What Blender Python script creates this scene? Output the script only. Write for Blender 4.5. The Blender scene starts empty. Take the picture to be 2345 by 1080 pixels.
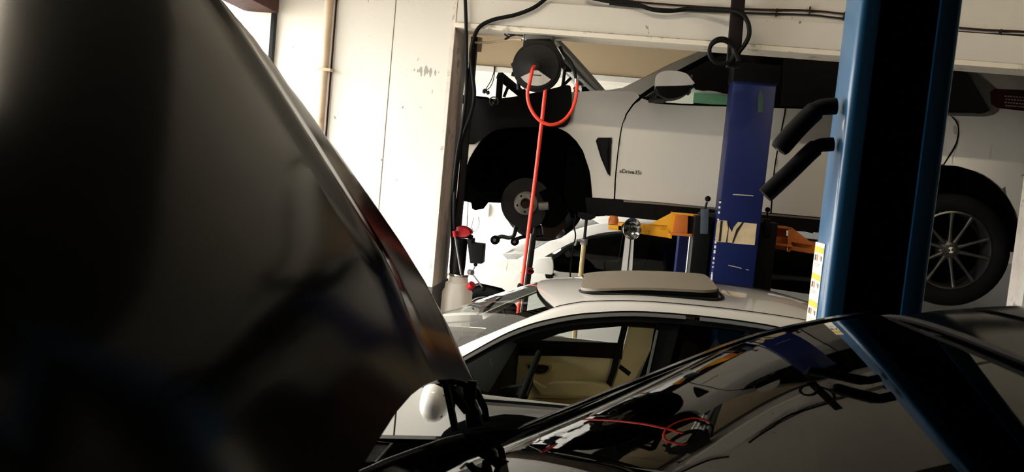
import bpy, bmesh, math, random
from math import sin, cos, pi, radians, sqrt, atan2
from mathutils import Vector, Matrix
random.seed(7)
SC = bpy.context.scene
COL = SC.collection

# ------------------------------------------------------------------ camera
FPX, CAM_H = 1900.0, 1.80
YAW, PITCH, ROLL = radians(6.3), radians(4.0), radians(5.4)
CF = Vector((-sin(YAW)*cos(PITCH), cos(YAW)*cos(PITCH), -sin(PITCH)))
_r0 = Vector((cos(YAW), sin(YAW), 0)); _u0 = _r0.cross(CF)
CR = cos(ROLL)*_r0 + sin(ROLL)*_u0
CU = -sin(ROLL)*_r0 + cos(ROLL)*_u0
CP = Vector((0, 0, CAM_H))
cd = bpy.data.cameras.new('camera'); cam = bpy.data.objects.new('camera', cd); COL.objects.link(cam)
cd.sensor_fit = 'HORIZONTAL'; cd.sensor_width = 36.0; cd.lens = 36.0*FPX/2345.0
cd.clip_start = 0.02; cd.clip_end = 200
cam.matrix_world = Matrix(((CR.x, CU.x, -CF.x, 0), (CR.y, CU.y, -CF.y, 0), (CR.z, CU.z, -CF.z, CAM_H), (0, 0, 0, 1)))
cd.dof.use_dof = True; cd.dof.focus_distance = 5.2; cd.dof.aperture_fstop = 9.0
SC.camera = cam

# ------------------------------------------------------------------ world: overcast daylight
W = bpy.data.worlds.new('overcast_sky'); SC.world = W; W.use_nodes = True
bg = W.node_tree.nodes['Background']
bg.inputs[0].default_value = (1.0, 0.995, 0.985, 1); bg.inputs[1].default_value = 12.5
SC.view_settings.view_transform = 'Standard'; SC.view_settings.look = 'None'
SC.view_settings.gamma = 1.0; SC.view_settings.use_curve_mapping = False
SC.view_settings.exposure = 0.0
def portal(name, loc, sx, sz):
    L = bpy.data.lights.new(name, 'AREA'); L.shape = 'RECTANGLE'; L.size = sx; L.size_y = sz
    L.cycles.is_portal = True
    o = bpy.data.objects.new(name, L); COL.objects.link(o); o.location = loc
    o.rotation_euler = (radians(90), 0, radians(-90))      # looks along +X, into the building
    return o
portal('daylight_portal_front', (-2.62, 3.785, 1.38), 3.56, 2.76)
portal('daylight_portal_back', (-2.62, 8.2, 1.45), 4.0, 2.9)

def U(px, py, Y):
    """point of the world plane y = Y seen at photo pixel (px, py)"""
    v = CF*FPX + CR*(px-1172.5) - CU*(py-540.0)
    return CP + v*(Y/v.y)
def UZ(px, py, z):
    v = CF*FPX + CR*(px-1172.5) - CU*(py-540.0)
    return CP + v*((z-CAM_H)/v.z)
def XZ(pts, Y):
    r = []
    for p in pts:
        q = U(p[0], p[1], Y); r.append((q.x, q.z))
    return r

# ------------------------------------------------------------------ materials
def lin(c):
    if isinstance(c, str):
        c = [int(c[i:i+2], 16)/255 for i in (0, 2, 4)]
        return tuple(x/12.92 if x <= .04045 else ((x+.055)/1.055)**2.4 for x in c)
    return c
MATS = {}
def mat(name, col, rough=.5, metal=0, spec=.5, coat=0, noise=0, nscale=8, bump=0, bscale=60, dirt=None, dirt_amt=0, dscale=3, emit=0, coat_rough=.03):
    if name in MATS: return MATS[name]
    m = bpy.data.materials.new(name); MATS[name] = m; m.use_nodes = True
    nt = m.node_tree; N = nt.nodes; Lk = nt.links
    b = N['Principled BSDF']; c = lin(col)
    b.inputs['Base Color'].default_value = (*c, 1); b.inputs['Roughness'].default_value = rough
    b.inputs['Metallic'].default_value = metal; b.inputs['Specular IOR Level'].default_value = spec
    b.inputs['Coat Weight'].default_value = coat; b.inputs['Coat Roughness'].default_value = coat_rough
    if emit:
        b.inputs['Emission Color'].default_value = (*c, 1); b.inputs['Emission Strength'].default_value = emit
    tc = N.new('ShaderNodeTexCoord')
    last = None
    if noise:
        t = N.new('ShaderNodeTexNoise'); t.inputs['Scale'].default_value = nscale; t.inputs['Detail'].default_value = 5
        Lk.new(tc.outputs['Object'], t.inputs['Vector'])
        r = N.new('ShaderNodeValToRGB')
        r.color_ramp.elements[0].position = .3; r.color_ramp.elements[1].position = .7
        r.color_ramp.elements[0].color = (*[max(0, x*(1-noise)) for x in c], 1)
        r.color_ramp.elements[1].color = (*[min(1, x*(1+noise*.6)) for x in c], 1)
        Lk.new(t.outputs['Fac'], r.inputs['Fac']); last = r.outputs['Color']
    if dirt_amt:
        t = N.new('ShaderNodeTexNoise'); t.inputs['Scale'].default_value = dscale; t.inputs['Detail'].default_value = 8
        t.inputs['Roughness'].default_value = .7
        Lk.new(tc.outputs['Object'], t.inputs['Vector'])
        r = N.new('ShaderNodeValToRGB'); r.color_ramp.elements[0].position = .62-dirt_amt*.12; r.color_ramp.elements[1].position = .72
        Lk.new(t.outputs['Fac'], r.inputs['Fac'])
        mx = N.new('ShaderNodeMix'); mx.data_type = 'RGBA'
        Lk.new(r.outputs['Color'], mx.inputs['Factor'])
        mx.inputs['B'].default_value = (*lin(dirt), 1)
        if last: Lk.new(last, mx.inputs['A'])
        else: mx.inputs['A'].default_value = (*c, 1)
        last = mx.outputs['Result']
    if last: Lk.new(last, b.inputs['Base Color'])
    if bump:
        t = N.new('ShaderNodeTexNoise'); t.inputs['Scale'].default_value = bscale; t.inputs['Detail'].default_value = 3
        Lk.new(tc.outputs['Object'], t.inputs['Vector'])
        bp = N.new('ShaderNodeBump'); bp.inputs['Strength'].default_value = bump; bp.inputs['Distance'].default_value = .01
        Lk.new(t.outputs['Fac'], bp.inputs['Height']); Lk.new(bp.outputs['Normal'], b.inputs['Normal'])
    return m
def glass(name, tint, refl=1.0, rough=0.0):
    m = bpy.data.materials.new(name); m.use_nodes = True; nt = m.node_tree; N = nt.nodes; Lk = nt.links
    N.clear(); o = N.new('ShaderNodeOutputMaterial'); mx = N.new('ShaderNodeMixShader')
    t = N.new('ShaderNodeBsdfTransparent'); t.inputs[0].default_value = (*tint, 1)
    g = N.new('ShaderNodeBsdfGlossy'); g.inputs['Roughness'].default_value = rough; g.inputs[0].default_value = (refl, refl, refl, 1)
    f = N.new('ShaderNodeFresnel'); f.inputs[0].default_value = 1.5
    Lk.new(f.outputs[0], mx.inputs[0]); Lk.new(t.outputs[0], mx.inputs[1]); Lk.new(g.outputs[0], mx.inputs[2]); Lk.new(mx.outputs[0], o.inputs[0])
    MATS[name] = m; return m

def wall_paint():
    """cream painted plaster: fine specks, faint blotches and one scraped drip mark on the pier"""
    m = mat('cream_wall', 'cfcac0', rough=.75, noise=.06, nscale=1.7, bump=.12, bscale=35)
    nt = m.node_tree; N = nt.nodes; Lk = nt.links; b = N['Principled BSDF']
    src = b.inputs['Base Color'].links[0].from_socket
    tc = [n for n in N if n.type == 'TEX_COORD'][0]
    t = N.new('ShaderNodeTexNoise'); t.inputs['Scale'].default_value = 24; t.inputs['Detail'].default_value = 3
    mp = N.new('ShaderNodeMapping'); mp.inputs['Scale'].default_value = (1, 1, .55)
    Lk.new(tc.outputs['Object'], mp.inputs['Vector']); Lk.new(mp.outputs[0], t.inputs['Vector'])
    r = N.new('ShaderNodeValToRGB'); r.color_ramp.elements[0].position = .715; r.color_ramp.elements[1].position = .77
    Lk.new(t.outputs['Fac'], r.inputs['Fac'])
    mx = N.new('ShaderNodeMix'); mx.data_type = 'RGBA'; mx.inputs['B'].default_value = (*lin('6f6860'), 1)
    Lk.new(r.outputs['Color'], mx.inputs['Factor']); Lk.new(src, mx.inputs['A'])
    # the drip mark
    sp = N.new('ShaderNodeSeparateXYZ'); Lk.new(tc.outputs['Object'], sp.inputs[0])
    c = U(975, 163, 5.1)
    def absd(sock, v0, w):
        a = N.new('ShaderNodeMath'); a.operation = 'SUBTRACT'; Lk.new(sock, a.inputs[0]); a.inputs[1].default_value = v0
        d = N.new('ShaderNodeMath'); d.operation = 'ABSOLUTE'; Lk.new(a.outputs[0], d.inputs[0])
        e = N.new('ShaderNodeMath'); e.operation = 'DIVIDE'; Lk.new(d.outputs[0], e.inputs[0]); e.inputs[1].default_value = w
        return e.outputs[0]
    dx = absd(sp.outputs['X'], c.x, .11); dz = absd(sp.outputs['Z'], c.z, .035)
    mxm = N.new('ShaderNodeMath'); mxm.operation = 'ADD'; Lk.new(dx, mxm.inputs[0]); Lk.new(dz, mxm.inputs[1])
    t2 = N.new('ShaderNodeTexNoise'); t2.inputs['Scale'].default_value = 40; t2.inputs['Detail'].default_value = 4
    mp2 = N.new('ShaderNodeMapping'); mp2.inputs['Scale'].default_value = (1.6, 1, .25)
    Lk.new(tc.outputs['Object'], mp2.inputs['Vector']); Lk.new(mp2.outputs[0], t2.inputs['Vector'])
    k = N.new('ShaderNodeMath'); k.operation = 'MULTIPLY_ADD'; Lk.new(t2.outputs['Fac'], k.inputs[0]); k.inputs[1].default_value = 4.0
    ng = N.new('ShaderNodeMath'); ng.operation = 'MULTIPLY'; Lk.new(mxm.outputs[0], ng.inputs[0]); ng.inputs[1].default_value = -1.0
    Lk.new(ng.outputs[0], k.inputs[2])
    gt = N.new('ShaderNodeMath'); gt.operation = 'GREATER_THAN'; Lk.new(k.outputs[0], gt.inputs[0]); gt.inputs[1].default_value = 1.35
    mx2 = N.new('ShaderNodeMix'); mx2.data_type = 'RGBA'; mx2.inputs['B'].default_value = (*lin('97928a'), 1)
    Lk.new(gt.outputs[0], mx2.inputs['Factor']); Lk.new(mx.outputs['Result'], mx2.inputs['A'])
    Lk.new(mx2.outputs['Result'], b.inputs['Base Color'])
    return m

M_WALL = wall_paint()
M_WALLCHIP = mat('chipped_corner_paint', 'd3c9bd', rough=.8, noise=.15, nscale=9, bump=.4, bscale=50, dirt='5d4a46', dirt_amt=.55, dscale=9)
M_BEAMLIP = mat('beam_lip_paint', 'dcd5c6', rough=.7, dirt='3f3830', dirt_amt=.35, dscale=7)
M_TAN = mat('tan_wall', 'c9b493', rough=.8, noise=.06, nscale=1.2)
M_FAR = mat('far_white_wall', 'efece4', rough=.8, noise=.04, nscale=1.5)
M_FLOOR = mat('concrete_floor', '55514a', rough=.6, noise=.25, nscale=2.2, bump=.1)
M_PAVE = mat('street_pavement', 'b5b0a6', rough=.9, noise=.15, nscale=1.2)
M_CEIL = mat('ceiling_board', '3a3732', rough=.9, noise=.1, nscale=1.5)
M_DADO = mat('dark_grey_base_paint', '4a4744', rough=.7, noise=.15, nscale=6)
M_RUST = mat('rusty_steel', '38201a', rough=.85, spec=.2, noise=.45, nscale=14, bump=.3)
M_STEEL = mat('dark_steel', '1e1c1a', rough=.6, spec=.2, noise=.2, nscale=12)
M_PIPE = mat('tan_pipe', 'b39d83', rough=.6, noise=.12, nscale=7, dirt='8a6f5c', dirt_amt=.4, dscale=6)
M_WHITE = mat('white_car_paint', 'd8d3c8', rough=.32, coat=1.0, noise=.015, nscale=.7)
M_BLACK = mat('black_car_paint', '070707', rough=.12, spec=.05)
M_DIM = mat('low_bounce_wall', '3d3a35', rough=.9, noise=.1, nscale=1.5)  # for the unseen walls, coloured dark to cut bounced light
M_TRIM = mat('black_trim', '0d0d0d', spec=.12, rough=.45)
M_RUBBER = mat('black_rubber', '0a0a0a', spec=.12, rough=.75, noise=.2, nscale=20)
M_PLASTIC = mat('black_plastic', '101010', spec=.12, rough=.5, bump=.1, bscale=120)
M_UNDER = mat('underbody_black', '060606', spec=.0, rough=.9)
M_CHROME = mat('satin_chrome', 'c8c8c4', rough=.18, metal=1)
M_TRIMSIL = mat('satin_window_trim', 'a9a69c', rough=.35, metal=.75)
M_ALU = mat('alloy_grey', '4d4c49', rough=.38, metal=.8)
M_IRON = mat('brake_iron', '1d1b1a', rough=.55, metal=.3, noise=.25, nscale=15)
M_HUB = mat('hub_steel', '8d8a85', rough=.5, metal=.5, noise=.2, nscale=20)
M_BORE = mat('hub_bore_rust', '3a2318', rough=.8, noise=.3, nscale=20)
M_TYRE = mat('tyre_rubber', '0c0c0c', spec=.12, rough=.8, noise=.2, nscale=10, bump=.2)
M_BEIGE = mat('beige_leather', 'e8d7b0', rough=.6, spec=.2, bump=.15, bscale=90, noise=.08, nscale=5)
M_BEIGE2 = mat('dark_beige_trim', 'bda679', rough=.6, spec=.2, noise=.1, nscale=6)
M_LINING = mat('dark_cabin_lining', '1a1917', spec=.12, rough=.9)
M_SEAT = mat('black_seat', '121212', spec=.12, rough=.7)
M_BLUE = mat('deep_blue_lift_paint', '0b1747', rough=.45, spec=.3, noise=.15, nscale=5, dirt='0c1024', dirt_amt=.35, dscale=5)
M_BLUE2 = mat('mid_blue_lift_paint', '1c5378', rough=.35, noise=.06, nscale=4, coat=.15)
M_YEL = mat('yellow_lift_paint', 'e9a31e', rough=.5, noise=.12, nscale=10, dirt='4a3510', dirt_amt=.35, dscale=12)
M_ORANGE = mat('orange_primer', 'b8611a', rough=.6, noise=.2, nscale=12, dirt='4a2a10', dirt_amt=.3, dscale=12)
M_RED = mat('red_hose_rubber', 'e23a22', rough=.4)
M_REDP = mat('red_plastic', 'a81a20', rough=.35)
M_TANK = mat('translucent_tank', 'f4eee0', rough=.4, noise=.04, nscale=4)
def _translucent(m, w):
    nt = m.node_tree; b = nt.nodes['Principled BSDF']; o = [n for n in nt.nodes if n.type == 'OUTPUT_MATERIAL'][0]
    t = nt.nodes.new('ShaderNodeBsdfTranslucent'); t.inputs[0].default_value = (.95, .9, .8, 1)
    x = nt.nodes.new('ShaderNodeMixShader'); x.inputs[0].default_value = w
    nt.links.new(b.outputs[0], x.inputs[1]); nt.links.new(t.outputs[0], x.inputs[2]); nt.links.new(x.outputs[0], o.inputs[0])
_translucent(M_TANK, .7)
M_BRASS = mat('worn_ivory_brass_tube', 'c9b27c', rough=.4, metal=.35, noise=.2, nscale=14)
M_TUBE = mat('zinc_tube', '8b8a86', rough=.35, metal=.7)
M_PAPER = mat('aged_label_paper', 'c9b48e', rough=.8, noise=.25, nscale=9, dirt='4a3320', dirt_amt=.5, dscale=9)
M_LABEL = mat('label_white', 'e6dfc8', rough=.5)
M_LYEL = mat('label_yellow', 'd8b22c', rough=.5)
M_LRED = mat('label_red', 'b3242a', rough=.5)
M_INK = mat('label_ink', '2c2a28', rough=.6)
M_INKR = mat('label_red_ink', 'b06a5c', rough=.6)
M_INKG = mat('label_grey_ink', 'a8a493', rough=.6)
M_INKGN = mat('label_green_ink', '9fb48c', rough=.6)
M_REEL = mat('reel_black', '191817', spec=.12, rough=.55, bump=.1, bscale=90)
M_CANVAS = mat('black_cover_fabric', '0c0c0c', spec=.12, rough=.8, bump=.2, bscale=150)
M_EMB = mat('emblem_grey', '3f3e3c', rough=.5)
M_HOODIN = mat('hood_inner_silver', 'cfcdc6', rough=.35, metal=.2, noise=.1, nscale=6)
M_GREEN = mat('green_board', '5b8f6f', rough=.7)
M_SILVER = mat('bolt_steel', 'b5b3ae', rough=.3, metal=.9)
M_TAIL = mat('tail_lamp_red', '3a1410', rough=.25, coat=1)
M_UPR = mat('dark_brown_upright', '120b0a', rough=.6, spec=.15)
M_WIRE = mat('black_cable', '0b0b0b', spec=.12, rough=.5)
M_WHITEWASH = mat('white_enamel', 'e8e5dc', rough=.5)
G_CLEAR = glass('clear_green_glass', (.80, .86, .82))
G_DARK = glass('dark_tinted_glass', (.04, .04, .04), .45)
G_MID = glass('cabin_glass', (.88, .91, .88), .3)
G_WS = glass('windscreen_glass', (.30, .34, .30), .5)

# ------------------------------------------------------------------ mesh helpers
def tag(o, label=None, cat=None, group=None, kind=None):
    if label: o['label'] = label
    if cat: o['category'] = cat
    if group: o['group'] = group
    if kind: o['kind'] = kind
    return o
def thing(name, loc, label, cat, group=None, kind=None):
    o = bpy.data.objects.new(name, None); COL.objects.link(o); o.location = loc
    o.empty_display_size = .1
    return tag(o, label, cat, group, kind)
def finish(name, bm, m, parent=None, smooth=True, ang=35):
    me = bpy.data.meshes.new(name)
    bmesh.ops.recalc_face_normals(bm, faces=bm.faces) if smooth != 'keep' else None
    bm.to_mesh(me); bm.free()
    if smooth:
        for p in me.polygons: p.use_smooth = True
        me.set_sharp_from_angle(angle=radians(ang))
    if m: me.materials.append(m)
    return link(name, me, parent)
def link(name, me, parent=None):
    o = bpy.data.objects.new(name, me); COL.objects.link(o)
    if parent is not None:
        o.parent = parent
        if parent.type == 'EMPTY': o.matrix_parent_inverse = Matrix.Translation(-Vector(parent.location))
    return o
class MB:
    def __init__(s): s.v = []; s.f = []
    def box(s, a, b):
        x0, y0, z0 = a; x1, y1, z1 = b; n = len(s.v)
        s.v += [(x0, y0, z0), (x1, y0, z0), (x1, y1, z0), (x0, y1, z0), (x0, y0, z1), (x1, y0, z1), (x1, y1, z1), (x0, y1, z1)]
        s.f += [tuple(n+i for i in q) for q in ((0, 3, 2, 1), (4, 5, 6, 7), (0, 1, 5, 4), (1, 2, 6, 5), (2, 3, 7, 6), (3, 0, 4, 7))]
        return s
    def bar(s, p, q, w, h, up=(0, 0, 1)):
        p = Vector(p); q = Vector(q); d = (q-p).normalized(); u = Vector(up)
        if abs(d.dot(u)) > .98: u = Vector((0, 1, 0))
        r = d.cross(u).normalized(); u = r.cross(d)
        n = len(s.v)
        for c in (p, q):
            for a, b in ((-1, -1), (1, -1), (1, 1), (-1, 1)):
                s.v.append(tuple(c + r*(a*w/2) + u*(b*h/2)))
        s.f += [tuple(n+i for i in k) for k in ((0, 1, 2, 3), (7, 6, 5, 4), (0, 4, 5, 1), (1, 5, 6, 2), (2, 6, 7, 3), (3, 7, 4, 0))]
        return s
    def tube(s, pts, r, n=10, caps=True):
        pts = [Vector(p) for p in pts]; k = len(pts)
        rs = r if isinstance(r, (list, tuple)) else [r]*k
        b0 = len(s.v); prev = None
        for i, p in enumerate(pts):
            d = (pts[min(i+1, k-1)] - pts[max(i-1, 0)]).normalized()
            if prev is None:
                a = Vector((0, 0, 1)) if abs(d.z) < .9 else Vector((1, 0, 0))
                u = d.cross(a).normalized()
            else:
                u = (prev - d*prev.dot(d))
                u = u.normalized() if u.length > 1e-6 else d.orthogonal().normalized()
            w = d.cross(u); prev = u
            for j in range(n):
                t = 2*pi*j/n
                s.v.append(tuple(p + (u*cos(t) + w*sin(t))*rs[i]))
        for i in range(k-1):
            for j in range(n):
                a = b0+i*n+j; b = b0+i*n+(j+1) % n
                s.f.append((a, b, b+n, a+n))
        if caps:
            s.f.append(tuple(b0+j for j in reversed(range(n)))); s.f.append(tuple(b0+(k-1)*n+j for j in range(n)))
        return s
    def lathe(s, prof, c, axis='y', n=32, a0=0, a1=2*pi):
        """prof: (radius, offset along axis)"""
        c = Vector(c); b0 = len(s.v); k = len(prof); full = abs(a1-a0-2*pi) < 1e-6; m = n if full else n+1
        for j in range(m):
            t = a0+(a1-a0)*j/n
            for (r, h) in prof:
                if axis == 'y': s.v.append((c.x+r*cos(t), c.y+h, c.z+r*sin(t)))
                elif axis == 'z': s.v.append((c.x+r*cos(t), c.y+r*sin(t), c.z+h))
                else: s.v.append((c.x+h, c.y+r*cos(t), c.z+r*sin(t)))
        for j in range(n):
            a = b0+j*k; b = b0+((j+1) % m)*k
            for i in range(k-1): s.f.append((a+i, a+i+1, b+i+1, b+i))
        return s
    def prism(s, poly, y0, y1):
        """poly in (x,z), extruded along y"""
        n = len(poly); b = len(s.v)
        s.v += [(x, y0, z) for x, z in poly] + [(x, y1, z) for x, z in poly]
        s.f.append(tuple(b+i for i in range(n))); s.f.append(tuple(b+n+i for i in reversed(range(n))))
        for i in range(n):
            j = (i+1) % n; s.f.append((b+i, b+j, b+n+j, b+n+i))
        return s
    def prismz(s, poly, z0, z1):
        n = len(poly); b = len(s.v)
        s.v += [(x, y, z0) for x, y in poly] + [(x, y, z1) for x, y in poly]
        s.f.append(tuple(b+i for i in range(n))); s.f.append(tuple(b+n+i for i in reversed(range(n))))
        for i in range(n):
            j = (i+1) % n; s.f.append((b+i, b+j, b+n+j, b+n+i))
        return s
    def grid(s, rows):
        b = len(s.v); m = len(rows[0])
        for r in rows: s.v += [tuple(p) for p in r]
        for i in range(len(rows)-1):
            for j in range(m-1):
                a = b+i*m+j; s.f.append((a, a+1, a+m+1, a+m))
        return s
    def sphere(s, c, r, n=12):
        k = n//2
        return s.lathe([(max(1e-5, r*sin(pi*i/k)), -r*cos(pi*i/k)) for i in range(k+1)], c, 'z', n)
    def build(s, name, m, parent=None, smooth=True, ang=50, bevel=0, solid=0, rot=None):
        bm = bmesh.new(); vs = [bm.verts.new(v) for v in s.v]
        for f in s.f:
            try: bm.faces.new([vs[i] for i in f])
            except ValueError: pass
        bmesh.ops.remove_doubles(bm, verts=bm.verts, dist=1e-5)
        big = [f for f in bm.faces if len(f.verts) > 4]
        if big: bmesh.ops.triangulate(bm, faces=big)
        bmesh.ops.recalc_face_normals(bm, faces=bm.faces)
        if solid: bmesh.ops.solidify(bm, geom=list(bm.faces), thickness=solid)
        if bevel:
            ed = [e for e in bm.edges if len(e.link_faces) == 2 and e.calc_face_angle(0) > .6]
            bmesh.ops.bevel(bm, geom=ed, offset=bevel, segments=2, affect='EDGES', profile=.6, clamp_overlap=True)
        return finish(name, bm, m, parent, smooth, ang)
def smoothpath(pts, n=6):
    """Catmull-Rom through the points"""
    pts = [Vector(p) for p in pts]; out = []
    for i in range(len(pts)-1):
        p0 = pts[max(i-1, 0)]; p1 = pts[i]; p2 = pts[i+1]; p3 = pts[min(i+2, len(pts)-1)]
        for j in range(n):
            t = j/n
            out.append(.5*((2*p1)+(p2-p0)*t+(2*p0-5*p1+4*p2-p3)*t*t+(3*p1-p0-3*p2+p3)*t**3))
    out.append(pts[-1]); return out
def smooth2(pts, n=5):
    return [(p.x, p.y) for p in smoothpath([(a, b, 0) for a, b in pts], n)]
def panel(name, outline, yfn, thick, m, parent, step=.1, inward=1, place=None, off=None, ang=40):
    """sheet: outline in (x,z); cut into a grid, bent to y = yfn(x,z) (or by place), then given thickness"""
    bm = bmesh.new()
    f = bm.faces.new([bm.verts.new((x, 0, z)) for x, z in outline])
    bmesh.ops.triangulate(bm, faces=[f])
    xs = [p[0] for p in outline]; zs = [p[1] for p in outline]
    for lo, hi, no in ((min(xs), max(xs), (1, 0, 0)), (min(zs), max(zs), (0, 0, 1))):
        k = int((hi-lo)/step)
        for i in range(1, k+1):
            c = lo+(hi-lo)*i/(k+1); co = tuple(c*a for a in no)
            bmesh.ops.bisect_plane(bm, geom=bm.verts[:]+bm.edges[:]+bm.faces[:], plane_co=co, plane_no=no, dist=1e-5)
    for v in bm.verts:
        v.co = place(v.co.x, v.co.z) if place else Vector((v.co.x, yfn(v.co.x, v.co.z), v.co.z))
    if thick:
        d = Vector(off) if off else Vector((0, inward*thick, 0))
        ret = bmesh.ops.extrude_face_region(bm, geom=list(bm.faces))
        for g in ret['geom']:
            if isinstance(g, bmesh.types.BMVert): g.co += d
    bmesh.ops.recalc_face_normals(bm, faces=bm.faces)
    return finish(name, bm, m, parent, True, ang)
def arc(cx, cz, r, a0, a1, n=14, rz=None):
    rz = rz or r
    return [(cx+r*cos(a0+(a1-a0)*i/n), cz+rz*sin(a0+(a1-a0)*i/n)) for i in range(n+1)]
def structure(o): o['kind'] = 'structure'; return o
def interp(pts, x):
    if x <= pts[0][0]: return pts[0][1]
    for (a, b), (c, d) in zip(pts, pts[1:]):
        if x <= c: return b+(d-b)*(x-a)/(c-a)
    return pts[-1][1]
def text_mesh(name, body, size, m, parent, M, extrude=.0015):
    cu = bpy.data.curves.new(name, 'FONT'); cu.body = body; cu.size = size; cu.extrude = extrude
    cu.align_x = 'LEFT'; cu.resolution_u = 3
    t = bpy.data.objects.new(name, cu); COL.objects.link(t); bpy.context.view_layer.update()
    me = bpy.data.meshes.new_from_object(t); bpy.data.objects.remove(t); me.name = name
    me.transform(M); me.materials.clear(); me.materials.append(m)
    return link(name, me, parent)

# ================================================================== the setting
# floor and street
structure(MB().box((-2.6, -3.2, -.15), (6.2, 10.7, 0)).build('floor', M_FLOOR, smooth=False))
structure(MB().box((-30, -25, -.17), (-2.6, 30, -.02)).build('ground_outside', M_PAVE, smooth=False))
structure(MB().box((-2.6, -3.2, 4.0), (6.2, 10.7, 4.15)).build('ceiling', M_CEIL, smooth=False))
# left wall: two drive-in openings to the street
wl = MB()
wl.box((-2.6, -3.2, 0), (-2.4, 2.0, 4)).box((-2.6, 2.0, 2.93), (-2.4, 5.57, 4)).box((-2.6, 5.57, 0), (-2.4, 6.2, 4))
wl.box((-2.6, 6.2, 2.9), (-2.4, 10.2, 4)).box((-2.6, 10.2, 0), (-2.4, 10.7, 4))
structure(wl.build('wall_left', M_WALL, smooth=False))
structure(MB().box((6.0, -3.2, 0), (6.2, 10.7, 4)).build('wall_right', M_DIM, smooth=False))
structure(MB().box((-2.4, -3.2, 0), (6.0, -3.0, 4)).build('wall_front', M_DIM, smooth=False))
structure(MB().box((-2.4, 10.5, 0), (6.0, 10.7, 4)).build('wall_far', M_FAR, smooth=False))
structure(MB().box((-2.4, 10.2, 3.13), (6.0, 10.5, 4)).build('wall_far_upper', M_TAN, smooth=False))
structure(MB().box((-2.4, 10.17, 3.06), (6.0, 10.5, 3.13)).build('trim_3', M_FAR, smooth=False, bevel=.004))
# rusty lintel and black jamb of the left opening
structure(MB().box((-2.62, 2.0, 2.77), (-2.37, 5.57, 2.93)).build('trim_1', M_RUST, smooth=False, bevel=.006))
structure(MB().box((-2.415, 5.55, 0), (-2.385, 5.59, 3.4)).build('trim_2', M_TRIM, smooth=False, bevel=.004))
# short wall beside the opening, then the pier with two facing boards
structure(MB().box((-2.4, 5.6, 0), (-1.86, 5.8, 4)).build('wall_back_left', M_WALL, smooth=False))
PX0, PX1 = -1.86, -1.035
xj = U(887, 245, 5.1).x
pier = structure(MB().box((PX0, 5.115, 0), (PX1-.004, 5.6, 4)).build('wall_pier', M_WALL, smooth=False))
MB().box((PX0, 5.1, 1.07), (xj-.003, 5.115, 4)).build('facing_board', M_WALL, pier, smooth=False, bevel=.002)
MB().box((xj+.003, 5.1, 1.07), (PX1-.022, 5.115, 4)).build('facing_board', M_WALL, pier, smooth=False, bevel=.002)
cb = MB().box((PX1-.024, 5.096, 1.07), (PX1, 5.118, 4)).box((PX1-.008, 5.1, 1.07), (PX1+.002, 5.40, 4))
tag(cb.build('corner_strip', M_WALLCHIP, pier, smooth=False), 'chipped paint along the corner of the pier')
structure(MB().box((PX0-.005, 5.09, 0), (PX1+.006, 5.605, 1.07)).build('baseboard_pier', M_DADO, smooth=False, bevel=.004))
# wall over the wide opening, beam, its lower lip
structure(MB().box((-1.86, 5.13, 2.875), (6.0, 5.45, 4)).build('wall_back_upper', M_WALL, smooth=False))
structure(MB().box((PX1+.002, 5.10, 2.712), (2.62, 5.45, 2.875)).build('beam', M_WALL, smooth=False, bevel=.006))
structure(MB().box((PX1+.002, 5.085, 2.685), (2.62, 5.30, 2.714)).build('trim_4', M_BEAMLIP, smooth=False, bevel=.003))
MB().box((PX1+.01, 5.0955, 2.7125), (2.61, 5.1, 2.7195)).build('seam_stain', mat('dark_seam_stain', 'b9b09f', rough=.9, spec=.1, dirt='1a1613', dirt_amt=1.1, dscale=14), bpy.data.objects['beam'], smooth=False)
# right pier
rp = structure(MB().box((2.52, 5.27, 0), (6.0, 5.45, 2.9)).build('wall_back_right', M_WALLCHIP, smooth=False))
MB().box((2.512, 5.245, 0), (2.55, 5.285, 2.7)).build('corner_strip', M_WALL, rp, smooth=False, bevel=.003)
# steel jamb of the wide opening
jx = U(1081, 75, 5.44).x
structure(MB().box((jx, 5.42, 0), (jx+.042, 5.47, 2.69)).box((jx, 5.42, 0), (jx+.008, 5.52, 2.69)).build('trim_5', M_STEEL, smooth=False))
structure(MB().box((jx+.042, 5.43, 2.60), (jx+.07, 5.46, 2.69)).build('trim_6', M_PIPE, smooth=False))

# tan pipe clipped to the pier's left corner
t = thing('wall_pipe', (-1.875, 5.07, 0), 'tan water pipe running up the left corner of the white pier', 'pipe')
px_ = U(747, 100, 5.06).x
MB().tube([(px_, 5.06, 0), (px_, 5.06, 4)], .026, 14).build('pipe', M_PIPE, t)
MB().tube([(px_+.036, 5.085, 0), (px_+.036, 5.085, 4)], .006, 8).build('thin_line', M_RUST, t)
for z in (1.7, 2.35, 2.8):
    MB().box((px_-.03, 5.03, z), (px_+.05, 5.1, z+.018)).build('clip', M_PIPE, t, bevel=.003)

# green board on the far wall (seen through the raised SUV's cabin)
g0 = U(1590, 212, 10.45); g1 = U(1670, 260, 10.45)
t = MB().box((g0.x, 10.46, g1.z), (g1.x+.3, 10.5, g0.z)).build('wall_board', M_GREEN, smooth=False, bevel=.004)
tag(t, 'green board on the far wall seen through the raised SUV cabin', 'board')
# white electric box with its wire on the far wall
t = thing('electric_box', U(1095, 500, 10.4), 'small white electric box on the bright far wall beside the oil extractor', 'electric box')
a = U(1082, 462, 10.5); b = U(1120, 496, 10.5)
MB().box((a.x, 10.40, b.z), (b.x, 10.5, a.z)).build('case', M_WHITEWASH, t, bevel=.006)
MB().tube(smoothpath([U(1085, 497, 10.45), U(1080, 520, 10.45), U(1088, 530, 10.45), U(1097, 512, 10.45), U(1095, 497, 10.45)]), .008, 6).build('wire', M_TUBE, t)
MB().tube([U(1072, 440, 10.45), U(1068, 530, 10.45)], .014, 8).build('conduit', M_TUBE, t)

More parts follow.
